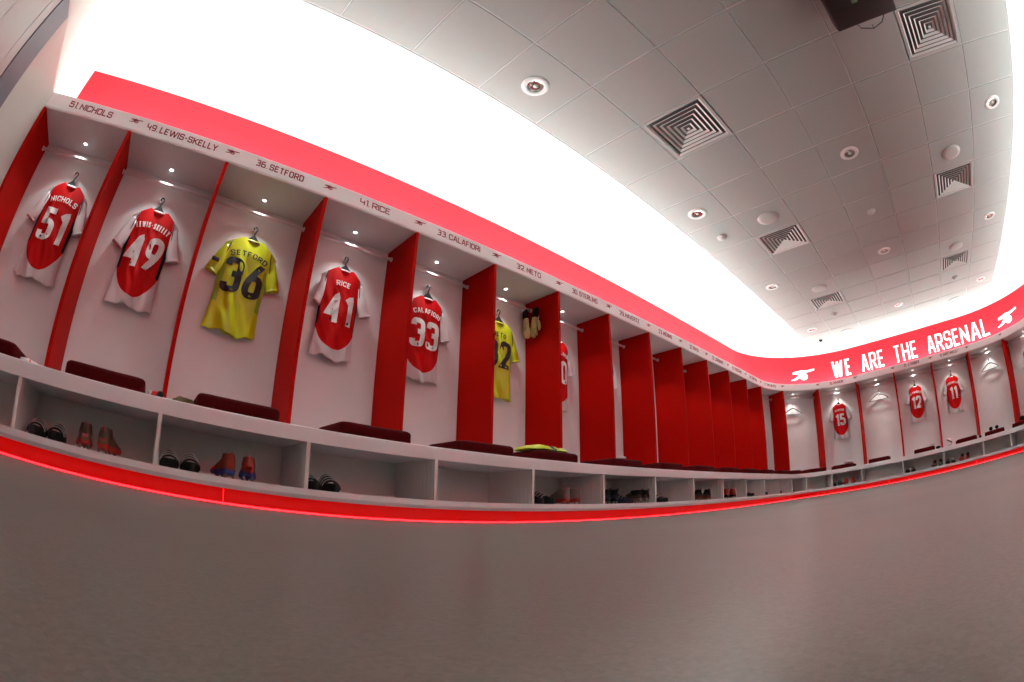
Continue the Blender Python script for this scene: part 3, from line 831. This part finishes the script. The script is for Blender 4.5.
make_shirt(0, '51', 'NICHOLS', xoff=.035, tilt=3.0, wx=1.02, seed=1.0, yoff=.392)
make_shirt(1, '49', 'LEWIS-SKELLY', xoff=.028, tilt=2.2, wx=1.03, seed=2.0)
make_shirt(2, '36', 'SETFORD', True, xoff=.018, tilt=3.2, wx=1.12, seed=3.3)
make_shirt(3, '41', 'RICE', xoff=.0, tilt=1.6, wx=.96, seed=4.0, sleeve=(.84, 1.08))
make_shirt(4, '33', 'CALAFIORI', xoff=-.012, tilt=2.0, wx=1.0, seed=5.0, ztop=1.71)
make_shirt(5, '32', 'NETO', True, xoff=-.01, tilt=2.0, wx=1.08, seed=6.1, ztop=1.71)
make_shirt(6, '30', 'STERLING', xoff=0, tilt=1.5, seed=7.0)
make_shirt(7, '29', 'HAVERTZ', xoff=0, tilt=1.5, seed=8.0)
make_shirt(13, '', '', xoff=0.02, tilt=0, seed=9.0, yoff=.368)
make_shirt(15, '15', 'KIWIOR', xoff=0.01, tilt=0, seed=10.0, yoff=.372)
make_shirt(17, '12', 'J.TIMBER', xoff=-.02, tilt=0, seed=11.0, sleeve=(1.05, .95))
make_shirt(18, '11', 'MARTINELLI', xoff=-.01, tilt=0, seed=12.0)
make_shirt(20, '', '', xoff=0, tilt=0, seed=13.0, yoff=.366)

for i, lab in ((14, 'empty dark grey hanger on its peg just before red shirt 15'), (16, 'empty dark grey hanger on its peg between red shirts 15 and 12'), (19, 'empty dark grey hanger on its peg just beyond red shirt 11')):
    f = frame((DIV[i] + DIV[i + 1]) / 2) @ Matrix.Translation((0, .378, HOOK_Z + .016))
    hr = thing('clothes_hanger', lab, 'hanger', mat=f, group='empty hangers on the end wall')
    hanger_parts(hr, 'hangergrey')

# ------------------------------------------------------------------ footwear (local: heel at y = 0 towards the room, toe at +y)
def boot_sections():
    return [(.0, .018, .030, .070), (.012, .028, .022, .100), (.04, .034, .018, .112), (.08, .035, .016, .108), (.11, .035, .016, .098), (.14, .038, .016, .084),
            (.18, .044, .016, .066), (.215, .046, .017, .052), (.245, .040, .020, .044), (.265, .026, .024, .038), (.275, .010, .028, .033)]
_boot_cache = {}
def make_boot(label, group, f, upper, band, tabm, ankle='black'):
    key = (upper, band, tabm, ankle)
    if key in _boot_cache:
        r = copy_tree(_boot_cache[key]); r.matrix_world = f; return tag(r, label, 'football boot', group)
    root = thing('football_boot', label, 'football boot', mat=f, group=group)
    mb = MB(); rings = []
    for y, hw, z0, z1 in boot_sections():
        ring = []
        for k in range(20):
            an = 2 * PI * k / 20; ca, sa = math.cos(an), math.sin(an)
            x = hw * (abs(ca) ** .8) * (1 if ca >= 0 else -1); zz = (z0 + z1) / 2 + (z1 - z0) / 2 * (abs(sa) ** .85) * (1 if sa >= 0 else -1)
            if zz > (z0 + z1) / 2: x *= 1 - .28 * ((zz - (z0 + z1) / 2) / ((z1 - z0) / 2)) ** 2
            ring.append((x, y, zz))
        rings.append(ring)
    mb.loft(rings); mb.build('upper', upper, root)
    mb = MB(); rings = []
    for z, gx in ((.066, 1.01), (.074, 1.05), (.092, 1.0), (.108, .94), (.113, .88)):
        ring = []
        for k in range(20):
            an = 2 * PI * k / 20; ring.append((.0345 * gx * math.cos(an) * (1 - .10 * (z - .07) / .05), .055 + .057 * gx * math.sin(an), z - (.012 if math.sin(an) > .5 else 0)))
        rings.append(ring)
    mb.loft(rings, caps=False); mb.build('ankle_collar', ankle, root)
    mb = MB(); mb.loft([[(.62 * .034 * math.cos(2 * PI * k / 16) , .062 + .048 * math.sin(2 * PI * k / 16), z) for k in range(16)] for z in (.095, .1100)]); mb.build('collar_lining', 'black', root)
    mb = MB(); rings = []
    for y, hw, z0, z1 in boot_sections():
        h_ = min(.02, (z1 - z0) * .3)
        rings.append([(hw * 1.05, y, z0 + h_), (hw * .9, y, z0 - .004), (-hw * .9, y, z0 - .004), (-hw * 1.05, y, z0 + h_)])
    mb.loft(rings, smooth=False); mb.build('sole_plate', band, root)
    for x, y in ((-.02, .02), (.02, .02), (-.025, .17), (.025, .17), (0, .235), (0, .145)):
        mb = MB(); mb.lathe([(0, 0), (.005, 0), (.0085, .018)], 10, (x, y, 0)); mb.build('stud', 'silver', root)
    mb = MB(); mb.tube([(-.008, .004, .095), (-.007, -.006, .112), (0, -.008, .122), (.007, -.006, .112), (.008, .004, .095)], .003, 6); mb.build('pull_tab', tabm, root)
    mb = MB()
    for k in range(5):
        y = .115 + .02 * k; z = .0995 - .35 * (y - .105)
        mb.tube([(-.02, y, z - .006), (0, y + .002, z + .003), (.02, y, z - .006)], .0022, 6)
    mb.build('laces', 'whitecloth' if upper != 'silver' else 'black', root)
    mb = MB(); pts = [(.0, .0, .05)]; 
    mb.loft([[(hwx * math.cos(an), y0 + (-.003), z) for an in [0, PI / 3, 2 * PI / 3, PI, 4 * PI / 3, 5 * PI / 3]] for hwx, y0, z in ((.012, .004, .04), (.016, .002, .06), (.012, .006, .08))]); 
    mb.build('heel_counter', tabm, root)
    _boot_cache[key] = root
    return root
_slide_cache = {}
def make_slide(label, group, f, mat='blackrub'):
    if mat in _slide_cache:
        r = copy_tree(_slide_cache[mat]); r.matrix_world = f; return tag(r, label, 'slide sandal', group)
    root = thing('slide_sandal', label, 'slide sandal', mat=f, group=group)
    out = []
    for k in range(28):
        an = 2 * PI * k / 28; y = .135 + .135 * math.sin(an)
        hw = .040 + .010 * math.sin((y / .27) * PI * 1.2 - .6)
        out.append((hw * math.cos(an), y))
    mb = MB(); rings = []
    for sc_, z in ((.93, 0), (1, .006), (1, .036), (.95, .042), (.80, .039), (.5, .036)):
        rings.append([(x * sc_, .135 + (y - .135) * sc_, z + (.008 * (y / .27) if z > .01 else 0)) for x, y in out])
    mb.loft(rings); mb.build('sole', mat, root)
    mb = MB(); rows = []
    for q in range(9):
        t_ = q / 8; y = .075 + .095 * t_
        ring = []
        for inner in (0, 1):
            ks = range(15) if not inner else range(14, -1, -1)
            for k in ks:
                an = PI * k / 14; r = (.0495 - .0045 * inner); h_ = (.044 + .038 * t_ - .0045 * inner)
                ring.append((r * math.cos(an), y, .012 + h_ * math.sin(an) ** .8))
        rows.append(ring)
    mb.loft(rows); st = mb.build('strap', mat, root)
    for t_ in (.2, .5, .8):
        mb = MB(); y = .075 + .095 * t_; pts = []
        for k in range(1, 14):
            an = PI * k / 14; pts.append((.0500 * math.cos(an), y, .0125 + (.0442 + .038 * t_) * math.sin(an) ** .8))
        mb.tube(pts, .0030, 6); mb.build('white_stripe', 'stripegrey', st)
    _slide_cache[mat] = root
    return root
ZS = Z_SHELF + .001
def fs(x, o=-.405, a=0): return frame(x) @ Matrix.Translation((0, o, ZS)) @ Matrix.Rotation(math.radians(a), 4, 'Z')
def pair(fn, s0, s1, o, a0, a1, lab, grp, *args):
    fn(f'{lab}, left one of its pair', grp, fs(s0, o, a0), *args)
    fn(f'{lab}, right one of its pair', grp, fs(s1, o, a1), *args)
G_S, G_B = 'slide sandals in the cubbies', 'football boots in the cubbies'
pair(make_slide, .835, .945, -.405, 1, -1, 'black striped slide beside gold boots', G_S)
pair(make_boot, 1.122, 1.212, -.405, 8, -12, 'gold brown boot with dark pull tab', G_B, 'gold', 'redboot', 'pink', 'brownboot')
pair(make_slide, 1.56, 1.67, -.40, 0, 0, 'black striped slide beside orange boots', G_S)
pair(make_boot, 1.860, 1.948, -.405, 7, -11, 'orange boot with a blue heel band', G_B, 'orange', 'blueboot', 'redboot', 'orange')
pair(make_slide, 2.31, 2.42, -.40, 1, -1, 'black slide alone in the cubby below red shirt 41', G_S)
pair(make_slide, 3.875, 3.985, -.40, 0, 0, 'black slide beside dull silver boots', G_S)
pair(make_boot, 4.11, 4.225, -.41, -12, -12, 'dull silver boot with red sole', G_B, 'silver', 'redboot', 'pink', 'silver')
pair(make_boot, 4.60, 4.70, -.41, -2, -4, 'black boot with navy sole in the packed cubby', G_B, 'navyboot', 'black', 'black')
pair(make_slide, 4.835, 4.945, -.40, 0, 0, 'navy slide in the packed cubby', G_S, 'navyboot')
pair(make_boot, 5.06, 5.165, -.41, 2, -3, 'brown grey boot at the end of the packed cubby', G_B, 'brownboot', 'silver', 'black')
pair(make_slide, 5.42, 5.53, -.40, 0, 0, 'black slide alone below nameplate 29', G_S)
pair(make_boot, 6.24, 6.45, -.39, -35, -45, 'brown boot below nameplate 23', G_B, 'brownboot', 'orange', 'black')
pair(make_boot, 7.00, 7.20, -.39, -35, -45, 'bright red boot below nameplate 22', G_B, 'redboot', 'black', 'redboot', 'redboot')
pair(make_slide, 7.77, 7.89, -.40, -2, -4, 'black slide below nameplate 20', G_S)
pair(make_slide, 8.39, 8.50, -.40, 0, 0, 'black slide below nameplate 19', G_S)
pair(make_slide, 9.11, 9.22, -.40, 0, 0, 'black slide below nameplate 18', G_S)
pair(make_slide, 9.84, 9.99, -.40, 0, 0, 'black slide below nameplate 17', G_S)
pair(make_slide, 11.455, 11.605, -.40, 0, 0, 'black slide beside red boots below red shirt 15', G_S)
pair(make_boot, 11.775, 11.92, -.40, 10, -5, 'red boot below red shirt 15', G_B, 'redboot', 'orange', 'redboot', 'redboot')
pair(make_slide, s_of_y(-2.475), s_of_y(-2.59), -.41, 0, 0, 'black slide beside grey boots below red shirt 12', G_S)
pair(make_boot, s_of_y(-3.05), s_of_y(-3.16), -.40, 10, 0, 'silver grey boot below red shirt 12', G_B, 'silver', 'brownboot', 'black')
pair(make_slide, s_of_y(-3.31), s_of_y(-3.425), -.41, 0, 0, 'black slide beside red boots below red shirt 11', G_S)
pair(make_boot, s_of_y(-3.62), s_of_y(-3.725), -.41, 5, -5, 'red boot with black pull tab below red shirt 11', G_B, 'redboot', 'redboot', 'black')

# ------------------------------------------------------------------ cloth bits on the bench
def cloth_lump(name, label, cat, f, sx, sy, sz, mats, seed=0, rough=1.0, group=None, stripe=None):
    mb = MB(); nu, nv = 28, 14; rings = []
    for j in range(nv + 1):
        ph = -PI / 2 + PI * j / nv
        ring = []
        for k in range(nu):
            th = 2 * PI * k / nu
            d = Vector((math.cos(ph) * math.cos(th), math.cos(ph) * math.sin(th), math.sin(ph)))
            e = 1 + rough * (.28 * noise.noise(d * 1.7 + Vector((seed, 0, 0))) + .16 * noise.noise(d * 4 + Vector((0, seed, 0))))
            q = Vector((abs(d.x) ** .75 * (1 if d.x > 0 else -1), abs(d.y) ** .75 * (1 if d.y > 0 else -1), d.z)) * e
            ring.append((q.x * sx, q.y * sy, max(0, sz + q.z * sz)))
        rings.append(ring)
    mb.loft(rings, caps=False)
    if len(mats) > 1:
        for fi in range(len(mb.f)):
            c = sum((mb.v[k] for k in mb.f[fi]), Vector()) / len(mb.f[fi])
            if stripe(c): mb.mi[fi] = 1
    o = mb.build(name, mats); o.matrix_world = f
    return tag(o, label, cat, group)
ZB = Z_BENCH + .001; ZC = Z_BENCH + .079
cloth_lump('folded_sock', 'white sock with red marks lying beside the cushion below red shirt 51', 'sock', frame(.70, -.22, ZB), .065, .07, .021, ['whitecloth', 'redcloth'], 1, .7, 'socks left on the bench', lambda c: abs(c.x - .02) < .008 or abs(c.x - .042) < .005)
cloth_lump('folded_sock', 'white sock with red marks between maroon cushions below red shirt 49', 'sock', frame(1.437, -.22, ZB), .043, .07, .026, ['whitecloth', 'redcloth'], 2, .7, 'socks left on the bench', lambda c: abs(c.x) < .007 or abs(c.x - .02) < .005)
cloth_lump('rolled_sock', 'small black sock roll touching the second red side panel', 'sock', frame(1.472, -.36, ZB), .020, .05, .017, ['black'], 3, .6, 'socks left on the bench')
cloth_lump('fleece_glove', 'olive fleecy glove on the bench below yellow shirt 36', 'glove', frame(1.60, -.24, ZB), .055, .06, .025, ['olive'], 4, 1.3)
# yellow top thrown over the cushion
def garment():
    mb = MB(); nu, nv = 40, 20; top_ = []; bot = []
    for j in range(nv + 1):
        for k in range(nu + 1):
            u = -1 + 2 * k / nu; v = -1 + 2 * j / nv
            x = .185 * u; y = .10 * v * (1 - .25 * u * u) + .02 * math.sin(u * 5)
            e = (1 - u ** 6) * (1 - v ** 6)
            z = .006 + e * (.018 + .020 * abs(noise.noise(Vector((u * 2.2, v * 2.5, 3.1)))) + .012 * math.sin(u * 7 + v * 2) ** 2)
            top_.append((x, y, z)); bot.append((x, y, .001))
    W_ = nu + 1; fc = [(r * W_ + c, r * W_ + c + 1, (r + 1) * W_ + c + 1, (r + 1) * W_ + c) for r in range(nv) for c in range(nu)]
    mb.add(top_, fc, 0, True); mb.add(bot, [tuple(reversed(q)) for q in fc], 0, True)
    for i_ in range(len(fc)):
        c = sum((mb.v[q] for q in mb.f[i_]), Vector()) / 4
        if abs(c.x - .03 + c.y * .4) < .022: mb.mi[i_] = 1
    return mb
o = garment().build('folded_shirt', ['yelcloth', 'num_black']); o.matrix_world = frame(3.985, -.27, ZC + .0005)
tag(o, 'crumpled yellow and black garment thrown on the cushion below yellow shirt 32', 'garment')
cloth_lump('folded_sock', 'small white sock on the cushion below nameplate 30', 'sock', frame(4.93, -.30, ZC), .04, .03, .014, ['whitecloth'], 6, .6, 'socks left on the bench')
cloth_lump('folded_sock', 'crumpled white sock on the cushion below red shirt 15', 'sock', frame(11.66 + .19, -.20, ZC), .09, .06, .028, ['whitecloth'], 7, .8, 'socks left on the bench')
cloth_lump('rolled_sock', 'black sock roll beside the cushion below red shirt 15', 'sock', frame(11.98, -.36, ZB), .05, .05, .026, ['black'], 8, .6, 'socks left on the bench')
cloth_lump('folded_sock', 'crumpled white sock on the cushion below red shirt 12', 'sock', frame(s_of_y(-3.02), -.25, ZC), .05, .05, .022, ['whitecloth'], 9, .8, 'socks left on the bench')
cloth_lump('rolled_sock', 'black sock roll beside the cushion below red shirt 12', 'sock', frame(s_of_y(-3.13), -.36, ZB), .05, .05, .024, ['black'], 10, .6, 'socks left on the bench')
cloth_lump('rolled_towel', 'upright white roll with black bands beside the cushion below red shirt 11', 'towel', frame(s_of_y(-3.37), -.33, ZB), .062, .06, .066, ['whitecloth', 'black'], 11, .35, None, lambda c: abs(c.z - .085 + c.x * .6) < .016)
cloth_lump('folded_sock', 'white sock folded on the far end of the cushion below red shirt 11', 'sock', frame(s_of_y(-3.92), -.22, ZC), .055, .06, .012, ['whitecloth'], 12, .6, 'socks left on the bench')
cloth_lump('rolled_sock', 'dark grey sock with pale toe at the cushion end below red shirt 11', 'sock', frame(s_of_y(-4.01), -.36, ZB), .045, .05, .025, ['black', 'whitecloth'], 13, .6, 'socks left on the bench', lambda c: c.x < -.01 and c.y < 0)
cloth_lump('rolled_sock', 'dark sock ball beyond red shirt 11, the one nearer that shirt', 'sock', frame(s_of_y(-4.32), -.27, ZC), .042, .042, .032, ['black'], 14, .5, 'dark sock balls on a cushion')
cloth_lump('rolled_sock', 'dark sock ball beyond red shirt 11, the one nearer the corner', 'sock', frame(s_of_y(-4.48), -.27, ZC), .040, .040, .032, ['black'], 15, .5, 'dark sock balls on a cushion')
cloth_lump('rolled_sock', 'black bundle on the last cushion by the picture edge', 'sock', frame(15.80, -.25, ZC), .06, .05, .04, ['black'], 16, .7)

# ------------------------------------------------------------------ goalkeeper gloves hung by their straps from the rail
def make_glove(label, f, mirror=1):
    root = thing('goalkeeper_glove', label, 'glove', mat=f, group='goalkeeper gloves hung on the rail')
    m = mirror
    mb = MB(); rings = []
    for z, hw, ht in ((.0, .034, .020), (-.02, .040, .022), (-.06, .046, .022), (-.095, .048, .020), (-.12, .046, .016)):
        rings.append([(hw * math.cos(2 * PI * k / 16), ht * math.sin(2 * PI * k / 16), z) for k in range(16)])
    mb.loft(rings)
    for x, ln, an in ((-.034, .075, -.12), (-.011, .092, -.03), (.012, .088, .05), (.034, .068, .16)):
        p = []
        for k in range(5):
            t_ = k / 4; p.append((m * (x + math.sin(an) * ln * t_), -.018 * t_ * t_, -.105 - ln * t_ * math.cos(an)))
        mb.tube(p, [.0125, .0135, .0135, .0125, .008], 10)
    mb.tube([(m * .030, 0, -.03), (m * .058, -.006, -.055), (m * .068, -.014, -.095), (m * .062, -.020, -.125)], [.016, .0155, .014, .009], 10)
    mb.build('palm', 'cream', root)
    mb = MB(); rings = []
    for z, hw, ht in ((.082, .040, .018), (.05, .041, .020), (.02, .038, .021), (-.006, .037, .022)):
        rings.append([(hw * math.cos(2 * PI * k / 16), ht * math.sin(2 * PI * k / 16), z) for k in range(16)])
    mb.loft(rings); mb.build('cuff', 'black', root)
    mb = MB(); mb.rbox(m * .010 - .013, m * .010 + .013, -.028, -.018, -.075, .012, .004); mb.build('strap', 'whitecloth', root)
    return root
g1 = frame(4.428, .36, 1.822) @ Matrix.Rotation(math.radians(75), 4, 'Z') @ Matrix.Rotation(math.radians(8), 4, 'Y')
g2 = frame(4.440, .245, 1.815) @ Matrix.Rotation(math.radians(80), 4, 'Z') @ Matrix.Rotation(math.radians(-14), 4, 'Y')
make_glove('cream goalkeeper glove with black cuff tucked against the rail end', g1, 1)
make_glove('cream goalkeeper glove hanging in front of its partner on the red panel', g2, -1)

# ------------------------------------------------------------------ ceiling fittings
def vent_mesh_parts(root):
    h = .2925
    mb = MB()
    for (a, b_, c, d) in ((-h, h, -h, -h + .028), (-h, h, h - .028, h), (-h, -h + .028, -h + .028, h - .028), (h - .028, h, -h + .028, h - .028)):
        mb.box(a, b_, c, d, -.002, .012)
    mb.build('vent_frame', 'ventframe', root)
    mb = MB()
    r = h - .028
    for k in range(6):
        ro = r - k * .0425; ri = ro - .0405; zo, zi = .002, .032      # each ring slopes up and inwards
        v = [(-ro, -ro, zo), (ro, -ro, zo), (ro, ro, zo), (-ro, ro, zo), (-ri, -ri, zi), (ri, -ri, zi), (ri, ri, zi), (-ri, ri, zi)]
        th = .003
        v2 = [(x, y, z + th) for x, y, z in v]
        st = len(mb.v)
        mb.add(v + v2, [(0, 1, 5, 4), (1, 2, 6, 5), (2, 3, 7, 6), (3, 0, 4, 7), (8, 12, 13, 9), (9, 13, 14, 10), (10, 14, 15, 11), (11, 15, 12, 8), (0, 8, 9, 1), (1, 9, 10, 2), (2, 10, 11, 3), (3, 11, 8, 0)], 0)
    mb.box(-.012, .012, -.012, .012, .002, .006)
    mb.build('louvres', 'ventwhite', root)
    mb = MB(); mb.box(-h + .04, h - .04, -h + .04, h - .04, .060, .062); 
    for a, b_, c, d in ((-h + .04, -h + .043, -h + .04, h - .04), (h - .043, h - .04, -h + .04, h - .04), (-h + .04, h - .04, -h + .04, -h + .043), (-h + .04, h - .04, h - .043, h - .04)): mb.box(a, b_, c, d, .012, .062)
    mb.build('duct_box', 'dark', root)
VL = ['square ceiling vent nearest the grey door in the row along the lockers', 'square ceiling vent in the middle of the row along the lockers', 'square ceiling vent at the far end of the row along the lockers',
      'large square ceiling vent beside the black projector', 'square ceiling vent in the middle of the row behind the projector', 'square ceiling vent at the far end of the row behind the projector']
proto = None
# the raft's backing has to be open above a vent: the vents hang just below it
for (ix, iy), lab in zip(VENTS, VL):
    cx, cy = tile_centre(ix, iy)
    if proto is None:
        r = proto = thing('ceiling_vent', lab, 'vent', (cx, cy, Z_CEIL), 0, 'square vents in the ceiling'); vent_mesh_parts(r)
    else:
        r = copy_tree(proto); r.location = (cx, cy, Z_CEIL); tag(r, lab)
DL = [((4, 0), 'along the lockers', 'nearest the grey door'), ((8, 0), 'along the lockers', 'second from the grey door'), ((12, 0), 'along the lockers', 'third from the grey door'), ((16, 0), 'along the lockers', 'closest to the slogan wall'),
      ((8, 3), 'down the ceiling middle', 'farthest from the slogan wall'), ((12, 3), 'down the ceiling middle', 'between its two neighbours'), ((16, 3), 'down the ceiling middle', 'closest to the slogan wall'),
      ((8, 6), 'along the far ceiling edge', 'nearest the projector'), ((12, 6), 'along the far ceiling edge', 'between its two neighbours'), ((16, 6), 'along the far ceiling edge', 'closest to the slogan wall')]
proto = None
for (ix, iy), row, which in DL:
    cx, cy = tile_centre(ix, iy); lab = f'round recessed downlight {which}, {row}'
    if proto is None:
        r = proto = thing('downlight', lab, 'downlight', (cx, cy, Z_CEIL), 0, 'round downlights in the ceiling')
        mb = MB(); mb.lathe([(.060, -.002), (.070, -.011), (.098, -.008), (.105, -.001), (.105, .0)], 32); mb.build('trim_ring', 'ventwhite', r)
        mb = MB(); mb.lathe([(.062, -.004), (.050, -.0015), (.035, -.0008), (.018, -.0006), (0, -.0005)], 32); mb.build('reflector', 'reflector', r)
        mb = MB(); mb.lathe([(0, -.009), (.014, -.0075), (.020, -.0008)], 16, (.004, .0, 0)); mb.lathe([(0, -.006), (.008, -.005), (.010, -.0008)], 12, (-.032, .012, 0)); mb.build('bulb', 'lampglass', r)
    else:
        r = copy_tree(proto); r.location = (cx, cy, Z_CEIL); tag(r, lab)
proto = None
for x, y, lab in ((6.233, -1.61, 'along the lockers, nearest the grey door'), (8.603, -1.61, 'along the lockers, in the middle'), (11.08, -1.585, 'along the lockers, closest to the slogan wall'),
                  (6.242, -4.012, 'behind the projector, nearest the projector'), (8.666, -4.03, 'behind the projector, in the middle'), (11.10, -4.046, 'behind the projector, closest to the slogan wall')):
    if proto is None:
        o = proto = thing('ceiling_speaker', '', 'speaker', (x, y, Z_CEIL), 0, 'round speakers in the ceiling')
        mb = MB(); mb.lathe([(0, -.024), (.04, -.0238), (.085, -.022), (.104, -.019), (.110, -.014)], 32); mb.build('grille', 'plasticwhite', o)
        mb = MB(); mb.lathe([(.110, -.014), (.122, -.012), (.126, -.005), (.126, 0)], 32); mb.build('rim', 'plasticwhite', o)
    else:
        o = copy_tree(proto); o.location = (x, y, Z_CEIL)
    tag(o, 'round white ceiling speaker ' + lab, 'speaker', 'round speakers in the ceiling')
proto = None
for x, y, lab in ((6.265, -.986, 'in the tile row nearest the lockers'), (6.868, -2.806, 'in the middle tile row'), (9.92, -4.03, 'beyond the far projector-side vent'), (9.924, -1.565, 'beyond the far locker-side vent')):
    if proto is None:
        o = proto = thing('smoke_detector', '', 'detector', (x, y, Z_CEIL), 0, 'small detectors in the ceiling')
        mb = MB(); mb.lathe([(0, -.042), (.025, -.041), (.036, -.034), (.040, -.022)], 24); mb.build('sensor_head', 'plasticwhite', o)
        mb = MB(); mb.lathe([(.040, -.022), (.056, -.018), (.060, -.006), (.060, 0)], 24); mb.build('base_plate', 'plasticwhite', o)
    else:
        o = copy_tree(proto); o.location = (x, y, Z_CEIL)
    tag(o, 'small white smoke detector ' + lab, 'detector', 'small detectors in the ceiling')
o = thing('dome_camera', 'tiny black dome camera under the ceiling by the rounded wall corner', 'camera', (11.14, -.996, Z_CEIL))
mb = MB(); mb.lathe([(.05, 0), (.05, -.018), (.042, -.024)], 20); mb.build('camera_base', 'plasticwhite', o)
mb = MB(); mb.lathe([(.040, -.024), (.036, -.045), (.020, -.060), (0, -.065)], 20); mb.build('dome', 'black', o)

# projector on a short ceiling bracket
t = thing('projector', 'black projector hung under the ceiling with a looped cable', 'projector', (3.72, -3.43, Z_CEIL))
mb = MB(); mb.rbox(-.285, .285, -.275, .265, -.185, -.055, .018, 3); mb.build('casing', 'projector', t)
mb = MB(); mb.rbox(-.06, .06, -.06, .06, -.010, 0, .003); mb.tube([(0, 0, -.055), (0, 0, -.008)], .022, 12); mb.build('ceiling_bracket', 'black', t)
mb = MB(); mb.tube([(.285, .10, -.13), (.36, .07, -.14), (.395, -.03, -.15), (.375, -.12, -.14), (.285, -.19, -.125)], .0035, 8); mb.tube([(.395, -.03, -.15), (.36, -.03, -.146)], .003, 6); mb.build('cable', 'black', t)
mb = MB(); mb.rbox(-.02, .08, .02, .07, -.187, -.184, .001, 1); mb.build('sticker', 'greenlabel', t)

# ------------------------------------------------------------------ light
def area(name, loc, rot, sx, sy, energy, col):
    l = bpy.data.lights.new(name, 'AREA'); l.shape = 'RECTANGLE'; l.size = sx; l.size_y = sy; l.energy = energy; l.color = col
    o = bpy.data.objects.new(name, l); COL.objects.link(o); o.location = loc; o.rotation_euler = rot
    return o
COVE = 20.0
segs = []
def split(a, b, n): return [(a + (b - a) * k / n, a + (b - a) * (k + 1) / n) for k in range(n)]
segs = split(.05, XA, 8) + split(XA, S1, 4) + split(S1, S2, 2) + split(S2, S3, 4) + split(S3, SEND - .05, 8)
for a, b_ in segs:
    sm = (a + b_) / 2; L = b_ - a
    kf = .68 if XA <= a < S3 - .01 else 1.0
    o = area('cove_light', P(sm, .33, 2.048), (0, 0, 0), L * .98, .05, COVE * L * kf, (.76, 1.0, .97))
    o.matrix_world = frame(sm, .33, 2.048) @ Matrix.Rotation(PI, 4, 'X')
for i in range(NB):
    sm = (DIV[i] + DIV[i + 1]) / 2
    l = bpy.data.lights.new('locker_spot', 'SPOT'); l.energy = 19.0 if i < 13 else 23.0; l.color = (.97, 1.0, .98) if i < 13 else (1.0, .97, .88); l.spot_size = math.radians(95); l.spot_blend = 1.0; l.shadow_soft_size = .028
    o = bpy.data.objects.new('locker_spot', l); COL.objects.link(o)
    o.matrix_world = frame(sm, .30, Z_SOFFIT - .006) @ Matrix.Rotation(math.radians(-4), 4, 'X')

w = bpy.data.worlds.new('World'); SC.world = w; w.use_nodes = True
w.node_tree.nodes['Background'].inputs[0].default_value = (.9, .9, 1, 1); w.node_tree.nodes['Background'].inputs[1].default_value = 0.02

# ------------------------------------------------------------------ camera: a real fisheye lens near the floor
cd = bpy.data.cameras.new('camera'); co = bpy.data.objects.new('camera', cd); COL.objects.link(co)
Rr = [[0.74533934, -0.66657114, 0.01233632], [0.21922946, 0.22757679, -0.9487609], [0.62960918, 0.70985331, 0.31575397]]
mtx = Matrix((Vector(Rr[0]), -Vector(Rr[1]), -Vector(Rr[2]))).transposed().to_4x4()
mtx.translation = (1.45118298, -2.75717968, 0.07262875)
co.matrix_world = mtx
cd.type = 'PANO'
cc = cd if hasattr(cd, 'panorama_type') else cd.cycles
cc.panorama_type = 'FISHEYE_EQUISOLID'; cc.fisheye_lens = 500.867 * 36 / 1024; cc.fisheye_fov = PI
cd.sensor_width = 36; cd.sensor_height = 36 * 682 / 1024; cd.sensor_fit = 'HORIZONTAL'
cd.shift_x = 3.856 / 1024; cd.shift_y = 10.179 / 682
cd.clip_start = 0.01
SC.camera = co
vs = SC.view_settings
vs.view_transform = 'Standard'; vs.look = 'None'; vs.gamma = 1.0; vs.exposure = 0.4; vs.use_curve_mapping = False
